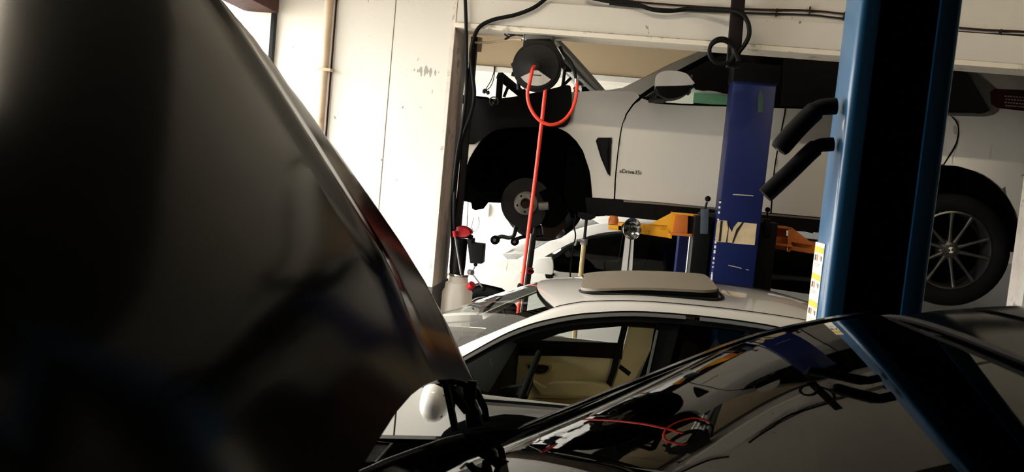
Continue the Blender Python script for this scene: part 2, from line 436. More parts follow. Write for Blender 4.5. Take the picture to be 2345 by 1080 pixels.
# ------------------------------------------------------------------ cables on the beam
def cable(name, pts, r, m, label, cat='cable', n=6):
    o = MB().tube(smoothpath(pts, n), r, 8).build(name, m); return tag(o, label, cat)
cable('power_cable', [U(1064, -30, 5.07), U(1067, 40, 5.07), U(1068, 130, 5.07), U(1067, 215, 5.07), U(1058, 290, 5.07), U(1047, 350, 5.07), U(1039, 420, 5.07), U(1036, 470, 5.2), U(1036, 520, 5.395), U(1036, 580, 5.40), U(1033, 640, 5.40), U(1020, 800, 5.40)], .011, M_WIRE,
      'black cable hanging straight down the right edge of the white pier')
cable('power_cable', [U(1262, -14, 5.06), U(1225, 16, 5.06), U(1180, 34, 5.06), U(1130, 45, 5.06), U(1098, 62, 5.06), U(1084, 92, 5.06), U(1078, 130, 5.07), U(1083, 180, 5.07), U(1086, 218, 5.07), U(1078, 262, 5.1), U(1055, 330, 5.1), U(1043, 420, 5.1), U(1040, 490, 5.12), U(1041, 525, 5.155)], .0125, M_WIRE,
      'black cable curving across the white beam then down beside the pier')
cable('lift_cable', [U(1340, -8, 5.09), U(1400, 4, 5.07), U(1450, 8, 5.06), U(1495, 22, 5.05), U(1535, 25, 5.05), U(1580, 20, 5.05), U(1640, 21, 5.0), U(1692, 28, 4.955), U(1711, 48, 4.95), U(1716, 75, 4.95), U(1708, 98, 4.95), U(1690, 122, 4.955)], .013, M_WIRE,
      'thick black cable sagging along the beam and bending down at the dark upright')
lp = []
for i in range(30):
    a = radians(20+i*25); k = 1+.05*sin(i*.7)
    lp.append(U(1651+28*k*cos(a)+i*.1, 115-27*k*sin(a)+i*.25, 4.955-.003*i/3))
lp.append(U(1690, 140, 4.92))
cable('coiled_cable', lp, .011, M_WIRE, 'coil of black cable looped beside the dark upright above the blue lift', n=3)
for dy, lab in ((0, 'upper thin conduit wire clipped along the wall above the beam'), (11, 'lower thin conduit wire clipped along the wall above the beam')):
    cable('conduit_wire', [U(1395, -3+dy*1.1, 5.12), U(1500, 8+dy, 5.12), U(1690, 20+dy*.8, 5.12), U(1850, 24+dy*.9, 5.12), U(1935, 32+dy, 5.12), U(2205, 64+dy*.8, 5.12), U(2345, 72+dy*.8, 5.12), U(2420, 78+dy*.8, 5.12)], .0055, M_STEEL if dy else M_RUST, lab, 'wire')
for i, q in enumerate(((1777, 30), (1853, 25), (1931, 38), (2288, 77), (1447, 8), (1442, 8))):
    o = MB().box(tuple(U(q[0]-2, q[1]+9, 5.13)-Vector((0, .03, 0))), tuple(U(q[0]+2, q[1]-9, 5.13))).build('cable_clip', M_STEEL, bevel=.002)
    tag(o, ['second cable clip to the left of the bright blue column', 'tallest cable clip on the wall wires left of the bright blue column', 'cable clip touching the left edge of the bright blue column', 'cable clip on the wires right of the bright blue column',
            'right one of the two ties on the cable above the beam', 'left one of the two ties on the cable above the beam'][i], 'clip', 'clips on the wall wires')
# dark upright in front of the beam
t = thing('hanging_upright', U(1690, 150, 5.0), 'dark steel upright hanging in front of the beam above the blue lift column', 'post')
MB().bar(U(1692, -20, 5.0), U(1678, 155, 5.0), .075, .05, (0, 1, 0)).build('upright', M_UPR, t, bevel=.004)
MB().tube(smoothpath([U(1690, 135, 4.967), U(1676, 146, 4.967), U(1668, 150, 4.967), U(1676, 140, 4.967), U(1690, 145, 4.967)]), .006, 6).build('cable_tie', M_WIRE, t)

# ------------------------------------------------------------------ hose reel
RC = U(1230, 154, 5.12); RR_ = .143
t = thing('hose_reel', RC, 'round black air hose reel hanging under the beam with a white sticker', 'hose reel')
MB().lathe([(.001, -.06), (.02, -.06), (.028, -.05), (.135, -.042), (RR_, -.03), (RR_, .0), (.115, .01), (.115, .06), (RR_, .07), (RR_, .09), (.001, .09)], RC, 'y', 48).build('drum', M_REEL, t)
MB().lathe([(RR_-.006, -.036), (RR_+.006, -.034), (RR_+.006, -.02), (RR_-.006, -.02)], RC, 'y', 48).build('rim', M_PLASTIC, t)
# housing with shoulders up to the bracket
hp = XZ([(1192, 136), (1199, 112), (1206, 90), (1262, 89), (1270, 100), (1283, 122), (1296, 150), (1290, 158), (1282, 150), (1265, 165), (1215, 150)], 5.18)
MB().prism(hp, 5.14, 5.26).build('housing', M_REEL, t, bevel=.006)
MB().box(tuple(U(1203, 96, 5.2)-Vector((0, .06, 0))), tuple(U(1266, 87, 5.2)+Vector((0, .06, 0)))).build('mount_plate', M_TUBE, t, bevel=.003)
for px in (1205, 1268):
    a = U(px, 80, 5.2); b = U(px+3, 112, 5.2)
    MB().box((a.x-.008, 5.15, b.z), (a.x+.008, 5.25, 2.69)).build('bracket_leg', M_STEEL if px < 1230 else M_TUBE, t, bevel=.002)
a = U(1185, 172, 5.2)
MB().tube([U(1200, 178, 5.16), U(1184, 172, 5.16), U(1172, 169, 5.16)], [.012, .012, .014], 8).build('latch_lever', M_PLASTIC, t)
MB().tube([U(1187, 175, 5.18), U(1188, 205, 5.18)], .012, 8).build('stop_post', M_PLASTIC, t)
MB().sphere(U(1175, 148, 5.14), .014).build('knob', M_PLASTIC, t)
# sticker: kite-shaped sector low on the face
st = [(0, -.02)]+[(.118*cos(a), .118*sin(a)) for a in [radians(218+i*104/10) for i in range(11)]]
MB().prism([(RC.x+x+.004, RC.z+z) for x, z in st], RC.y-.0525, RC.y-.044).build('sticker', mat('grey_sticker', 'a9a59b', rough=.5), t, smooth=False)
for i, (x0, x1, z) in enumerate(((-.03, .035, -.058), (-.045, .06, -.075), (-.03, .055, -.09), (-.05, .03, -.105))):
    MB().box((RC.x+x0, RC.y-.0535, RC.z+z), (RC.x+x1, RC.y-.0523, RC.z+z+(.007 if i == 0 else .003))).build('print_line', M_INK if i == 0 else M_INKG, t, smooth=False)
# red hoses
ho = thing('red_air_hose', U(1192, 660, 5.1), 'red air hose looping under the black reel and hanging down to a ball stop', 'hose')
MB().tube(smoothpath([U(1224, 152, 5.04), U(1219, 160, 5.0), U(1214, 185, 4.99), U(1208, 215, 4.99), U(1214, 245, 4.99), U(1232, 272, 4.99), U(1258, 285, 5.0), U(1285, 279, 5.02), U(1306, 258, 5.04), U(1318, 228, 5.06), U(1321, 200, 5.08), U(1321, 188, 5.09)]), .0105, 16).build('hose_loop', M_RED, ho)
MB().tube([U(1250, 196, 5.1), U(1243, 260, 5.1), U(1229, 380, 5.1), U(1214, 500, 5.1), U(1199, 620, 5.1), U(1186, 720, 5.1)], .0115, 16).build('hose_drop', M_RED, ho)
MB().sphere(U(1192, 655, 5.1), .021, 16).build('ball_stop', M_RUBBER, ho)
MB().tube(smoothpath([U(1320, 192, 5.09), U(1316, 165, 5.1), U(1307, 142, 5.11), U(1290, 122, 5.13), U(1283, 108, 5.16)]), .010, 8).build('inlet_hose', M_WIRE, ho)
MB().tube([U(1321, 198, 5.09), U(1320, 180, 5.09)], .0125, 8).build('fitting', M_TUBE, ho)
cable('reel_supply_line', [U(1086, 97, 5.3), U(1120, 97, 5.25), U(1150, 93, 5.2), U(1180, 90, 5.16), U(1195, 92, 5.14)], .007, M_PIPE, 'thin tan supply line running from the steel jamb to the hose reel', 'pipe')
t = thing('wire_tangle', U(1170, 82, 5.2), 'short tangle of dark wire under the beam left of the hose reel', 'wire')
MB().tube(smoothpath([U(1155, 78, 5.18), U(1165, 86, 5.18), U(1156, 90, 5.18), U(1170, 82, 5.18), U(1180, 80, 5.18)]), .006, 6).build('wire', M_STEEL, t)
MB().bar(U(1163, 75, 5.19), U(1198, 79, 5.19), .02, .02).build('hook_bar', M_STEEL, t)

# ================================================================== near lift column (bright blue)
YF, YB = 2.50, 2.68
XL = U(1972, 0, YF).x; XR = U(2210, 0, YF).x
t = thing('lift_column', ((XL+XR)/2, 2.6, 0), 'bright blue lift column in the foreground with a warning label strip on its left side', 'lift column')
def rc(cx, cy, r, a0, a1, n=4): return [(cx+r*cos(radians(a0+(a1-a0)*i/n)), cy+r*sin(radians(a0+(a1-a0)*i/n))) for i in range(n+1)]
R = .022; TH = .014
lip_l, lip_r = XL+.055, XR-.062
outer = [(lip_l, YF)] + rc(XL+R, YF+R, R, 270, 180) + rc(XL+R, YB-R, R, 180, 90) + rc(XR-R, YB-R, R, 90, 0) + rc(XR-R, YF+R, R, 0, -90) + [(lip_r, YF)]
inner = [(lip_r, YF+TH)] + rc(XR-R, YF+R, R-TH, -90, 0) + rc(XR-R, YB-R, R-TH, 0, 90) + rc(XL+R, YB-R, R-TH, 90, 180) + rc(XL+R, YF+R, R-TH, 180, 270) + [(lip_l, YF+TH)]
MB().prismz(outer+inner, .02, 3.6).build('channel', M_BLUE2, t, ang=30)
MB().box((XL+.03, YF+.05, .02), (XR-.03, YF+.06, 3.6)).build('inner_guide', M_UNDER, t, smooth=False)
MB().box((XL-.09, YF-.06, 0), (XR+.09, YB+.09, .02)).build('base_plate', M_BLUE2, t, bevel=.003)
# warning label on the left side face
lab_top = U(1866, 553, YB-.01).z; lab_bot = lab_top-.36
lb = MB().box((XL-.0025, YF+.062, lab_bot), (XL+.001, YB-.008, lab_top)).build('warning_label', M_LABEL, t, smooth=False)
y0, y1 = YF+.066, YB-.012; H = lab_top-lab_bot
def patch(name, ya, yb, za, zb, m, par=lb): return MB().box((XL-.0032, ya, za), (XL-.001, yb, zb)).build(name, m, par, smooth=False)
for k in range(4):
    zt = lab_top-.012-k*.083
    patch('caution_band', y0, y1, zt-.019, zt, M_LRED if k == 3 else M_LYEL)
    random.seed(30+k)
    for i, (ya, w, za, h, m) in enumerate(((.010, .016, .026, .018, M_INK), (.032, .014, .024, .020, M_INKR), (.058, .018, .024, .012, M_INKGN), (.080, .010, .027, .014, M_INK), (.012, .07, .052, .003, M_INKG), (.012, .06, .058, .003, M_INKG))):
        if lab_top-.012-k*.083-za-h < lab_bot: continue
        yy = y0+(y1-y0)*(1-ya/.1)-w*.9
        patch('pictogram' if i < 4 else 'print_line', max(y0, yy), max(y0, yy)+w, zt-za-h, zt-za, m)
# two black padded hooks on the left side
def hook(pts, rad, endcap):
    o = MB().tube(smoothpath(pts, 5), rad, 14).build('padded_hook', M_RUBBER, t)
    if endcap: MB().tube([Vector(pts[-1])+(Vector(pts[-1])-Vector(pts[-2])).normalized()*(-.004), Vector(pts[-1])+(Vector(pts[-1])-Vector(pts[-2])).normalized()*.003], .008, 10).build('end_cap', M_TUBE, o)
hook([U(1915, 243, 2.57), U(1898, 244, 2.57), U(1880, 246, 2.57), U(1862, 258, 2.57), U(1820, 300, 2.57), U(1783, 343, 2.57)], [.025]*14+[.030]*10+[.029, .025], True)
hook([U(1908, 330, 2.57), U(1893, 331, 2.57), U(1877, 333, 2.57), U(1858, 346, 2.57), U(1810, 393, 2.57), U(1752, 447, 2.57)], [.021]*13+[.026]*13, False)

# ================================================================== foreground black car (open bonnet)
YC = 1.16
def mir(p, yc=YC): return Vector((p[0], 2*yc-p[1], p[2]))
A = thing('black_car', (.6, YC, 0), 'black car in the foreground with its bonnet raised, windscreen at lower right', 'car')
# windscreen
wf = smoothpath([U(985, 1072, 2.02), U(1230, 966, 2.0), U(1500, 858, 1.97), U(1700, 781, 1.94), U(1850, 743, 1.92), U(2000, 717, 1.90)], 4)
def across(pf, s, n=16, bow0=.16, bow1=.03, cr=.03):
    row = []
    for i in range(n+1):
        tau = 1-2*i/n; bow = bow0+(bow1-bow0)*s
        row.append(Vector((pf.x-bow*(1-tau*tau), YC+(pf.y-YC)*tau, pf.z+cr*(1-tau*tau))))
    return row
rows = [across(p, i/(len(wf)-1)) for i, p in enumerate(wf)]
ws = MB().grid(rows).build('windscreen', G_WS, A)
# screen border (black ceramic band) just under the glass
nb = len(wf)
band = MB()
band.grid([[r[0]+Vector((0, 0, -.004)), r[0].lerp(r[1], .42)+Vector((0, 0, -.004))] for r in rows])
band.grid([[r[-1]+Vector((0, 0, -.004)), r[-1].lerp(r[-2], .42)+Vector((0, 0, -.004))] for r in rows])
band.grid([[p+Vector((0, 0, -.004)) for p in rows[-1]], [a.lerp(b, .8)+Vector((0, 0, -.004)) for a, b in zip(rows[-1], rows[-3])]])
band.grid([[p+Vector((0, 0, -.004)) for p in rows[0]], [a.lerp(b, .9)+Vector((0, 0, -.004)) for a, b in zip(rows[0], rows[2])]])
band.build('screen_border', M_TRIM, ws)
# pillars
for far in (1, 0):
    sec = [Vector((0, 0, .004)), Vector((0, .022, .004)), Vector((.006, .045, -.02)), Vector((.02, .062, -.07))]
    rr = [[(p+d) if far else mir(p+d) for d in sec] for p in wf]
    MB().grid(rr).build('windscreen_pillar', M_BLACK, A, solid=.01)
# roof
rf = smoothpath([U(2000, 717, 1.90), U(2100, 700, 1.90), U(2250, 692, 1.90), U(2345, 693, 1.90)], 4)
last = rf[-1]
rf += [Vector((last.x+d, 1.90-.02*d, last.z+h)) for d, h in ((.25, .008), (.55, .0), (.9, -.04), (1.15, -.10))]
def roofrow(p, i):
    row = []
    for k in range(21):
        tau = 1-2*k/20
        row.append(Vector((p.x-.03*(1-tau*tau)*(1 if i < 8 else 0), YC+(p.y+.03-YC)*tau, p.z-.03*tau**6+.035*(1-tau*tau))))
    return row
rrows = [roofrow(p+Vector((.012, 0, .004)), i) for i, p in enumerate(rf)]
roof = MB().grid(rrows).build('roof', M_BLACK, A, solid=.012)
MB().tube([p+Vector((-.006, 0, .002)) for p in rrows[0]], .006, 6).build('header_seal', M_TRIM, roof)
# panoramic glass inset with a gap
gl = [[r[k]+Vector((0, 0, .004)) for k in range(3, 18)] for r in rrows[5:16]]
MB().grid(gl).build('sunroof_glass', M_BLACK, A)
# lower body: sides with wheel arches, ends, underbody
def side_outline(x0, x1, xf, xr, zw, ra, zb, top):
    o = [(x0, zb)]
    for xc in (xf, xr): o += [(xc-ra, zb)] + arc(xc, zw, ra, pi, 0) + [(xc+ra, zb)]
    o += [(x1, zb)] + top
    return o
def side_fn(y0, sgn, x0, x1, bulge=.05, corner=.35, L=.8):
    def fn(x, z):
        c = 0
        if x < x0+L: c = corner*((x0+L-x)/L)**2.4
        if x > x1-L: c = corner*((x-x1+L)/L)**2.4
        return y0+sgn*(bulge*((z-.65)/.4)**2+c)
    return fn
def wheel(par, c, r, rim, face=-1, spokes=5, full=True, mrim=None, emblem=True, w=.24):
    """wheel with its axis along y; face = side of the visible disc"""
    c = Vector(c); mrim = mrim or M_ALU; s = face
    tp = [(rim, .085), (rim+.012, .105), (rim+(r-rim)*.5, .122), (r-.02, .112), (r-.004, .09), (r, .05), (r, -.05), (r-.004, -.09), (r-.02, -.112), (rim+(r-rim)*.5, -.122), (rim+.012, -.105), (rim, -.085)]
    ty = MB().lathe([(a, b*s*w/.24) for a, b in tp], c, 'y', 48).build('tyre', M_TYRE, par)
    rm = MB().lathe([(rim+.004, .1*s), (rim-.008, .104*s), (rim-.016, .09*s), (rim-.025, .03*s), (rim-.03, -.09*s)], c, 'y', 48).build('rim', mrim, par)
    MB().lathe([(.001, -.02*s), (rim-.03, -.02*s)], c, 'y', 40).build('rim_back', M_UNDER, rm)
    if full:
        MB().lathe([(.001, .088*s), (.03, .088*s), (.032, .084*s), (.062, .078*s), (.075, .06*s), (.075, .02*s)], c, 'y', 30).build('hub_centre', mrim, rm)
        sp = MB()
        me = None
        for k in range(spokes):
            for d in (-1, 1):
                a = 2*pi*k/spokes+radians(8); ai = a+d*radians(16); ao = a+d*radians(15)
                y = c.y+s*.075
                if me is None or True:
                    p = c+Vector((.055*cos(ai), s*.07, .055*sin(ai))); q = c+Vector(((rim-.09)*cos(ai*.5+ao*.5), s*.083, (rim-.09)*sin(ai*.5+ao*.5))); e = c+Vector(((rim-.008)*cos(ao), s*.092, (rim-.008)*sin(ao)))
                    MB().tube([p, p.lerp(q, .5), q, e], [.017, .013, .011, .017], 8).build('spoke', mrim, rm)
        for k in range(5):
            a = 2*pi*k/5+radians(44)
            MB().lathe([(.001, .07*s), (.009, .074*s), (.011, .066*s)], c+Vector((.05*cos(a), 0, .05*sin(a))), 'y', 8).build('wheel_bolt', M_UNDER, rm)
        if emblem:
            em = MB().lathe([(.001, .0905*s), (.029, .0905*s), (.031, .088*s)], c, 'y', 24).build('hub_emblem', M_INK, rm)
            for q in (radians(60), radians(240)):
                MB().lathe([(.001, .0915*s), (.021, .0915*s), (.021, .089*s)], c, 'y', 6, q, q+pi/2).build('emblem_quadrant', M_LABEL, rm, smooth=False)
    return ty
AX0, AX1 = -1.95, 2.9
A_top = [(2.9, .95), (2.55, 1.06), (1.6, 1.10), (.4, 1.08), (-.28, 1.10), (-.34, 1.115), (-.9, 1.05), (-1.6, .93), (-1.95, .75)]
for y0, sg, iw in ((2.14, -1, -1), (.18, 1, 1)):
    panel('side_body', side_outline(AX0, AX1, -1.12, 1.78, .36, .40, .24, A_top), side_fn(y0, sg, AX0, AX1, .03, .3), .03, M_BLACK, A, step=.2, inward=sg)
for x, y in ((-1.12, 1.99), (1.78, 1.99), (-1.12, .33), (1.78, .33)):
    wheel(A, (x, y, .36), .36, .24, 1 if y > 1 else -1, full=False)
fr = [[Vector((-1.95-.12*(1-((y-YC)/1)**2)+dx, y, z)) for y in (.52, .8, YC, 1.5, 1.8)] for z, dx in ((.25, .1), (.45, 0), (.7, .02), (.78, .06))]
MB().grid(fr).build('front_bumper', M_BLACK, A, solid=.02)
rr = [[Vector((2.9+.1*(1-((y-YC)/1)**2)+dx, y, z)) for y in (.45, .8, YC, 1.5, 1.87)] for z, dx in ((.25, -.1), (.5, 0), (.9, -.02), (1.0, -.15), (1.55, -.9))]
MB().grid(rr).build('tailgate', M_BLACK, A, solid=.02)
MB().box((-1.7, .5, .22), (2.6, 1.82, .3)).build('underbody', M_UNDER, A, smooth=False)
# side glass
for far in (1, 0):
    q = [(wf[2].x+.05, 1.09), (wf[8].x, 1.32), (wf[-1].x+.02, 1.53), (1.4, 1.57), (2.1, 1.5), (2.35, 1.12), (1.0, 1.10)]
    panel('side_window', q, (lambda x, z: 2.11-.36*(z-1.1)) if far else (lambda x, z: .21+.36*(z-1.1)), .006, G_DARK, A, step=.3, inward=-1 if far else 1)
# cabin
MB().box((-.15, .35, .75), (.25, 1.97, 1.02)).build('dashboard', M_LINING, A, bevel=.05)
for y in (.45, 1.35):
    MB().box((.75, y, .45), (1.25, y+.5, .62)).bar((1.2, y+.25, .6), (1.45, y+.25, 1.25), .5, .14, (1, 0, 0)).build('seat', M_SEAT, A, bevel=.04)
MB().box((1.7, .4, .3), (2.75, 1.92, 1.05)).build('cargo_trim', M_LINING, A)
# scuttle, engine bay, fender corner
sc = [[Vector((p.x-.02, p.y, p.z-.01)) for p in rows[0]], [Vector((p.x-.09, p.y, 1.06)) for p in rows[0]], [Vector((p.x-.17, p.y, 1.035)) for p in rows[0]]]
MB().grid(sc).build('scuttle_panel', M_PLASTIC, A, solid=.012)
MB().box((-1.75, .45, .55), (-.62, 1.85, .98)).build('engine_cover', M_PLASTIC, A, bevel=.06)
fc = XZ([(992, 1024), (1008, 1000), (1030, 983), (1060, 972), (1100, 967), (1150, 959), (1190, 961), (1245, 970), (1200, 995), (1050, 1060)], 2.08)
MB().prism(fc, 1.99, 2.14).build('scuttle_corner', M_UNDER, A, bevel=.012)
# air intake mesh
gz = 1.125
ga, gb, gc, gd = UZ(853, 1014, gz), UZ(897, 1018, gz), UZ(858, 1062, gz), UZ(806, 1057, gz)
gr = MB().tube([ga, gb, gc, gd, ga], .006, 6).build('intake_frame', M_PLASTIC, A)
ms = MB()
for i in range(1, 12):
    k = i/12
    ms.tube([ga.lerp(gb, k), gd.lerp(gc, k)], .0016, 4); ms.tube([ga.lerp(gd, k), gb.lerp(gc, k)], .0016, 4)
tag(ms.build('intake_mesh', M_ALU, gr), kind='stuff')
low = Vector((0, 0, -.03))
MB().grid([[ga+low, gb+low], [gd+low, gc+low]]).build('intake_box', M_UNDER, gr)
MB().grid([[UZ(905, 1019, 1.11), UZ(1000, 1022, 1.10)], [UZ(868, 1062, 1.09), UZ(965, 1062, 1.075)], [UZ(830, 1100, 1.07), UZ(925, 1100, 1.05)]]).build('inner_fender', M_BLACK, A, solid=.01)
wa = smoothpath([UZ(790, 1100, 1.12), UZ(880, 1062, 1.125), UZ(990, 1022, 1.14), UZ(1060, 1003, 1.15)], 4)
MB().tube(wa, [.009]*4+[.011]*5+[.013]*4, 8).build('wiper_arm', M_TRIM, A)
# raised bonnet
HB = Vector((-.319, 1.90, 1.317)); HT = Vector((-.60477, 0, .7964)); HN = Vector((.7964, 0, .60477))
def onhood(px, py):
    v = CF*FPX + CR*(px-1172.5) - CU*(py-540.0); s = (HB-CP).dot(HN)/v.dot(HN); p = CP+v*s
    return (p.y, (p-HB).dot(HT))
rear = [onhood(*q) for q in ((820, 1080), (845, 1035), (870, 1000), (905, 945), (940, 905), (970, 882), (1000, 870), (1035, 867), (1060, 872), (1095, 890), (1125, 921))]
side = [onhood(*q) for q in ((1145, 955), (1110, 885), (1075, 820), (1040, 745), (985, 645), (930, 558), (870, 470), (800, 371), (735, 280), (625, 130), (520, 0))]
half = rear + side
half = [(y, v) for y, v in half if y > YC+.01]
front = [(1.88, 1.13), (1.78, 1.17), (1.5, 1.205)]
farh = [(YC, .022)]+half+front+[(YC, 1.22)]
nearh = [(2*YC-y, v) for y, v in reversed(farh[1:-1])]
sidev = sorted([(v, y) for y, v in side])
def hplace(y, v):
    ye = interp(sidev, v) if v < 1.06 else interp([(1.06, sidev[-1][1]), (1.22, 1.6)], v)
    h = ye-YC; tau = min(1, abs(y-YC)/h); e = h-abs(y-YC)
    sm = max(0, min(1, v/.35)); sm = sm*sm*(3-2*sm)
    d = .055*(1-tau*tau)*sm
    d += .012*max(0, 1-abs(abs(y-YC)-.62)/.10)*sm
    if e < .07: d -= .03*(1-max(e, 0)/.07)**2
    if v > 1.0: d -= .08*((v-1.0)/.22)**2
    return HB+HT*v+HN*d+Vector((0, y-HB.y, 0))
hd = panel('bonnet', [(y, v) for y, v in farh+nearh], None, .02, M_BLACK, A, step=.045, place=hplace, off=tuple(HN*-.018), ang=50)
inn = [(YC+(y-YC)*.9, .05+v*.9) for y, v in farh+nearh]
panel('bonnet_inner', inn, None, .02, M_TRIM, A, step=.15, place=lambda y, v: hplace(y, v)-HN*.03, off=tuple(HN*-.02))
# hinge arms and gas struts, both sides
for far in (1, 0):
    F_ = (lambda p: Vector(p)) if far else (lambda p: mir(p))
    MB().bar(F_(U(1020, 872, 1.93)), F_(U(1043, 985, 1.93)), .018, .016).build('gas_strut', M_TRIM, A, bevel=.003)
    pl = [(1056, 868), (1092, 872), (1090, 905), (1088, 928), (1098, 942), (1104, 975), (1068, 978), (1066, 940), (1062, 905)]
    b_ = XZ(pl, 2.02)
    o = MB().prism(b_, 2.015 if far else 2*YC-2.027, 2.027 if far else 2*YC-2.015).build('hinge_arm', M_TRIM, A, bevel=.002)
    MB().tube([F_(U(1040, 882, 1.99)), F_(U(1038, 925, 1.99)), F_(U(1035, 950, 1.99))], .006, 6).build('hinge_link', M_TRIM, A)

# ================================================================== white sedan
BY0, BYC = 3.40, 4.20
B = thing('white_sedan', (0, BYC, 0), 'low white sedan with beige cabin and tilted sunroof, behind the black car', 'car')
def by(z, inset=0): return BY0+(max(0, z-.86))*.40+inset
def UB(px, py, inset=0):
    y = BY0+.1
    for _ in range(5): y = by(U(px, py, y).z, inset)
    return U(px, py, y)
def bm_(p): return Vector((p[0], 2*BYC-p[1], p[2]))
# lower side panels with shut lines
BX0, BX1 = -2.45, 2.42
bfn = side_fn(BY0, 1, BX0, BX1, .05, .36); bfn2 = side_fn(2*BYC-BY0, -1, BX0, BX1, .05, .36)
g = .004
def toparc(x): return interp([(-2.45, .55), (-2.38, .66), (-2.1, .74), (-1.2, .84), (-.72, .872), (1.3, .885), (1.9, .90), (2.3, .90), (2.42, .78)], x)
def slab(x0, x1, arcs=None):
    n = max(2, int((x1-x0)/.12))
    top = [(x1-(x1-x0)*i/n, toparc(x1-(x1-x0)*i/n)) for i in range(n+1)]
    bot = [(x0, .25)]
    if arcs:
        cx, r = arcs; bot += [(cx-r, .25)] + arc(cx, .335, r, pi, 0) + [(cx+r, .25)]
    return bot+[(x1, .25)]+top
for nm, x0, x1, ac in (('front_wing', BX0, -.80-g, (-1.57, .385)), ('front_door', -.80+g, .42-g, None), ('rear_door', .42+g, 1.12-g, None), ('rear_wing', 1.12+g, BX1, (1.46, .385))):
    panel(nm, slab(x0, x1, ac), bfn, .03, M_WHITE, B, step=.14, inward=1)
    panel(nm, slab(x0, x1, ac), bfn2, .03, M_WHITE, B, step=.2, inward=-1)
MB().box((-2.0, 3.55, .2), (2.0, 4.85, .34)).build('underbody', M_UNDER, B, smooth=False)
for x in (-1.57, 1.46):
    for y, f in ((3.53, -1), (2*BYC-3.53, 1)): wheel(B, (x, y, .335), .335, .235, f, full=False)
fr = [[Vector((-2.45-.15*(1-((y-BYC)/.6)**2)+dx, y, z)) for y in (3.75, 3.95, BYC, 4.45, 4.65)] for z, dx in ((.22, .1), (.4, -.02), (.6, 0), (.7, .1))]
MB().grid(fr).build('front_bumper', M_WHITE, B, solid=.02)
rr = [[Vector((2.42+.12*(1-((y-BYC)/.6)**2)+dx, y, z)) for y in (3.75, 3.95, BYC, 4.45, 4.65)] for z, dx in ((.25, -.1), (.5, 0), (.8, -.02), (.92, -.12))]
MB().grid(rr).build('rear_bumper', M_WHITE, B, solid=.02)
# rail curves (near side), photo pixels -> points on the tumblehome side
upP = [(985, 828), (1060, 791), (1150, 752), (1215, 725), (1272, 704), (1310, 696), (1350, 691), (1450, 690), (1560, 697), (1700, 712), (1850, 735), (1960, 765), (2080, 815)]
loP = [(985, 858), (1062, 815), (1150, 767), (1210, 743), (1255, 731), (1300, 722), (1350, 716), (1450, 712), (1570, 719), (1700, 734), (1800, 752), (1930, 790), (2050, 845)]
def curve(P, inset, dz=0, n=4):
    return smoothpath([UB(p[0], p[1]+dz, inset) for p in P], n)
up = curve(upP, .075); lo = curve(loP, .0)
mid = [a.lerp(b, .5)+Vector((0, -.012, .012)) for a, b in zip(up, lo)]
inn_ = [b+Vector((0, .03, -.004)) for b in lo]
rail = [[a, a+Vector((0, -.01, .003)), m_, b, i_] for a, m_, b, i_ in zip(up, mid, lo, inn_)]
MB().grid(rail).build('roof_rail', M_WHITE, B, solid=.008)
MB().grid([[bm_(p) for p in r] for r in rail]).build('roof_rail', M_WHITE, B, solid=.008)
# roof skin with crown, from the screen header backwards; thin dark ditch along the rail
i0 = 16
def brow(p, bow, n=18, cr=.055):
    row = []
    for k in range(n+1):
        tau = 1-2*k/n; h = BYC-p.y-.006
        row.append(Vector((p.x-bow*(1-tau*tau), BYC-h*tau, p.z+cr*(1-tau*tau)-.003)))
    return row
rowsB = [brow(p, .13*max(0, 1-i/9), cr=.034) for i, p in enumerate(up[i0:])]
roofB = MB().grid(rowsB).build('roof', M_WHITE, B, solid=.01)
MB().tube([p+Vector((0, .003, .001)) for p in up[i0:]], .0045, 6).build('roof_ditch_seal', M_TRIM, roofB)
MB().tube([bm_(p+Vector((0, .003, .001))) for p in up[i0:]], .0045, 6).build('roof_ditch_seal', M_TRIM, roofB)
MB().grid([[q+Vector((0, 0, -.03)) for q in r] for r in rowsB]).build('headliner', mat('grey_headliner', '4c483f', rough=.9, spec=.1), B)
# tilted sunroof: lid with rounded corners over a dark frame, rear edge raised
def onroof(x, y):
    pz = interp([(p.x, p.z) for p in up[i0:]], x); tau = (BYC-y)/.56
    return pz+.034*(1-tau*tau)
sx0, sx1 = U(1332, 655, 4.0).x, U(1638, 680, 3.92).x
sy0, sy1 = 3.80, 4.50
def rrect(x0, x1, y0, y1, r, n=5):
    P = []
    for cx, cy, a in ((x0+r, y0+r, 180), (x1-r, y0+r, 270), (x1-r, y1-r, 0), (x0+r, y1-r, 90)):
        P += [(cx+r*cos(radians(a+90*i/n)), cy+r*sin(radians(a+90*i/n))) for i in range(n+1)]
    return P
def lid(z0, z1, shrink=0):
    def place(x, y):
        k = (x-sx0)/(sx1-sx0); return Vector((x, y, onroof(x, y)+z0+(z1-z0)*k))
    return place
panel('sunroof_lid', rrect(sx0, sx1, sy0, sy1, .09), None, .012, mat('sunroof_grey_glass', '7a705f', rough=.5, spec=.3), B, step=.08, place=lid(.008, .030), off=(0, 0, .012))
rb = rrect(sx0+.02, sx1+.012, sy0+.012, sy1-.012, .09); rb.append(rb[0])
MB().grid([[Vector((x, y, onroof(x, y)-.004)), lid(.008, .030)(x, y)-Vector((0, 0, .001))] for x, y in rb]).build('sunroof_frame', M_TRIM, B, solid=.006)
MB().tube([Vector((x+.01*((x-sx0)/(sx1-sx0)), y, onroof(x, y)+.002)) for x, y in rrect(sx0-.004, sx1+.02, sy0-.006, sy1+.006, .09)], .007, 6).build('sunroof_seal', M_TRIM, B)
# windscreen: from the near pillar edge to the far one
wsB = [brow(p+Vector((0, .004, 0)), .13+.10*(1-i/i0), cr=.030) for i, p in enumerate(up[:i0+1])]
MB().grid(wsB).build('windscreen', G_CLEAR, B)
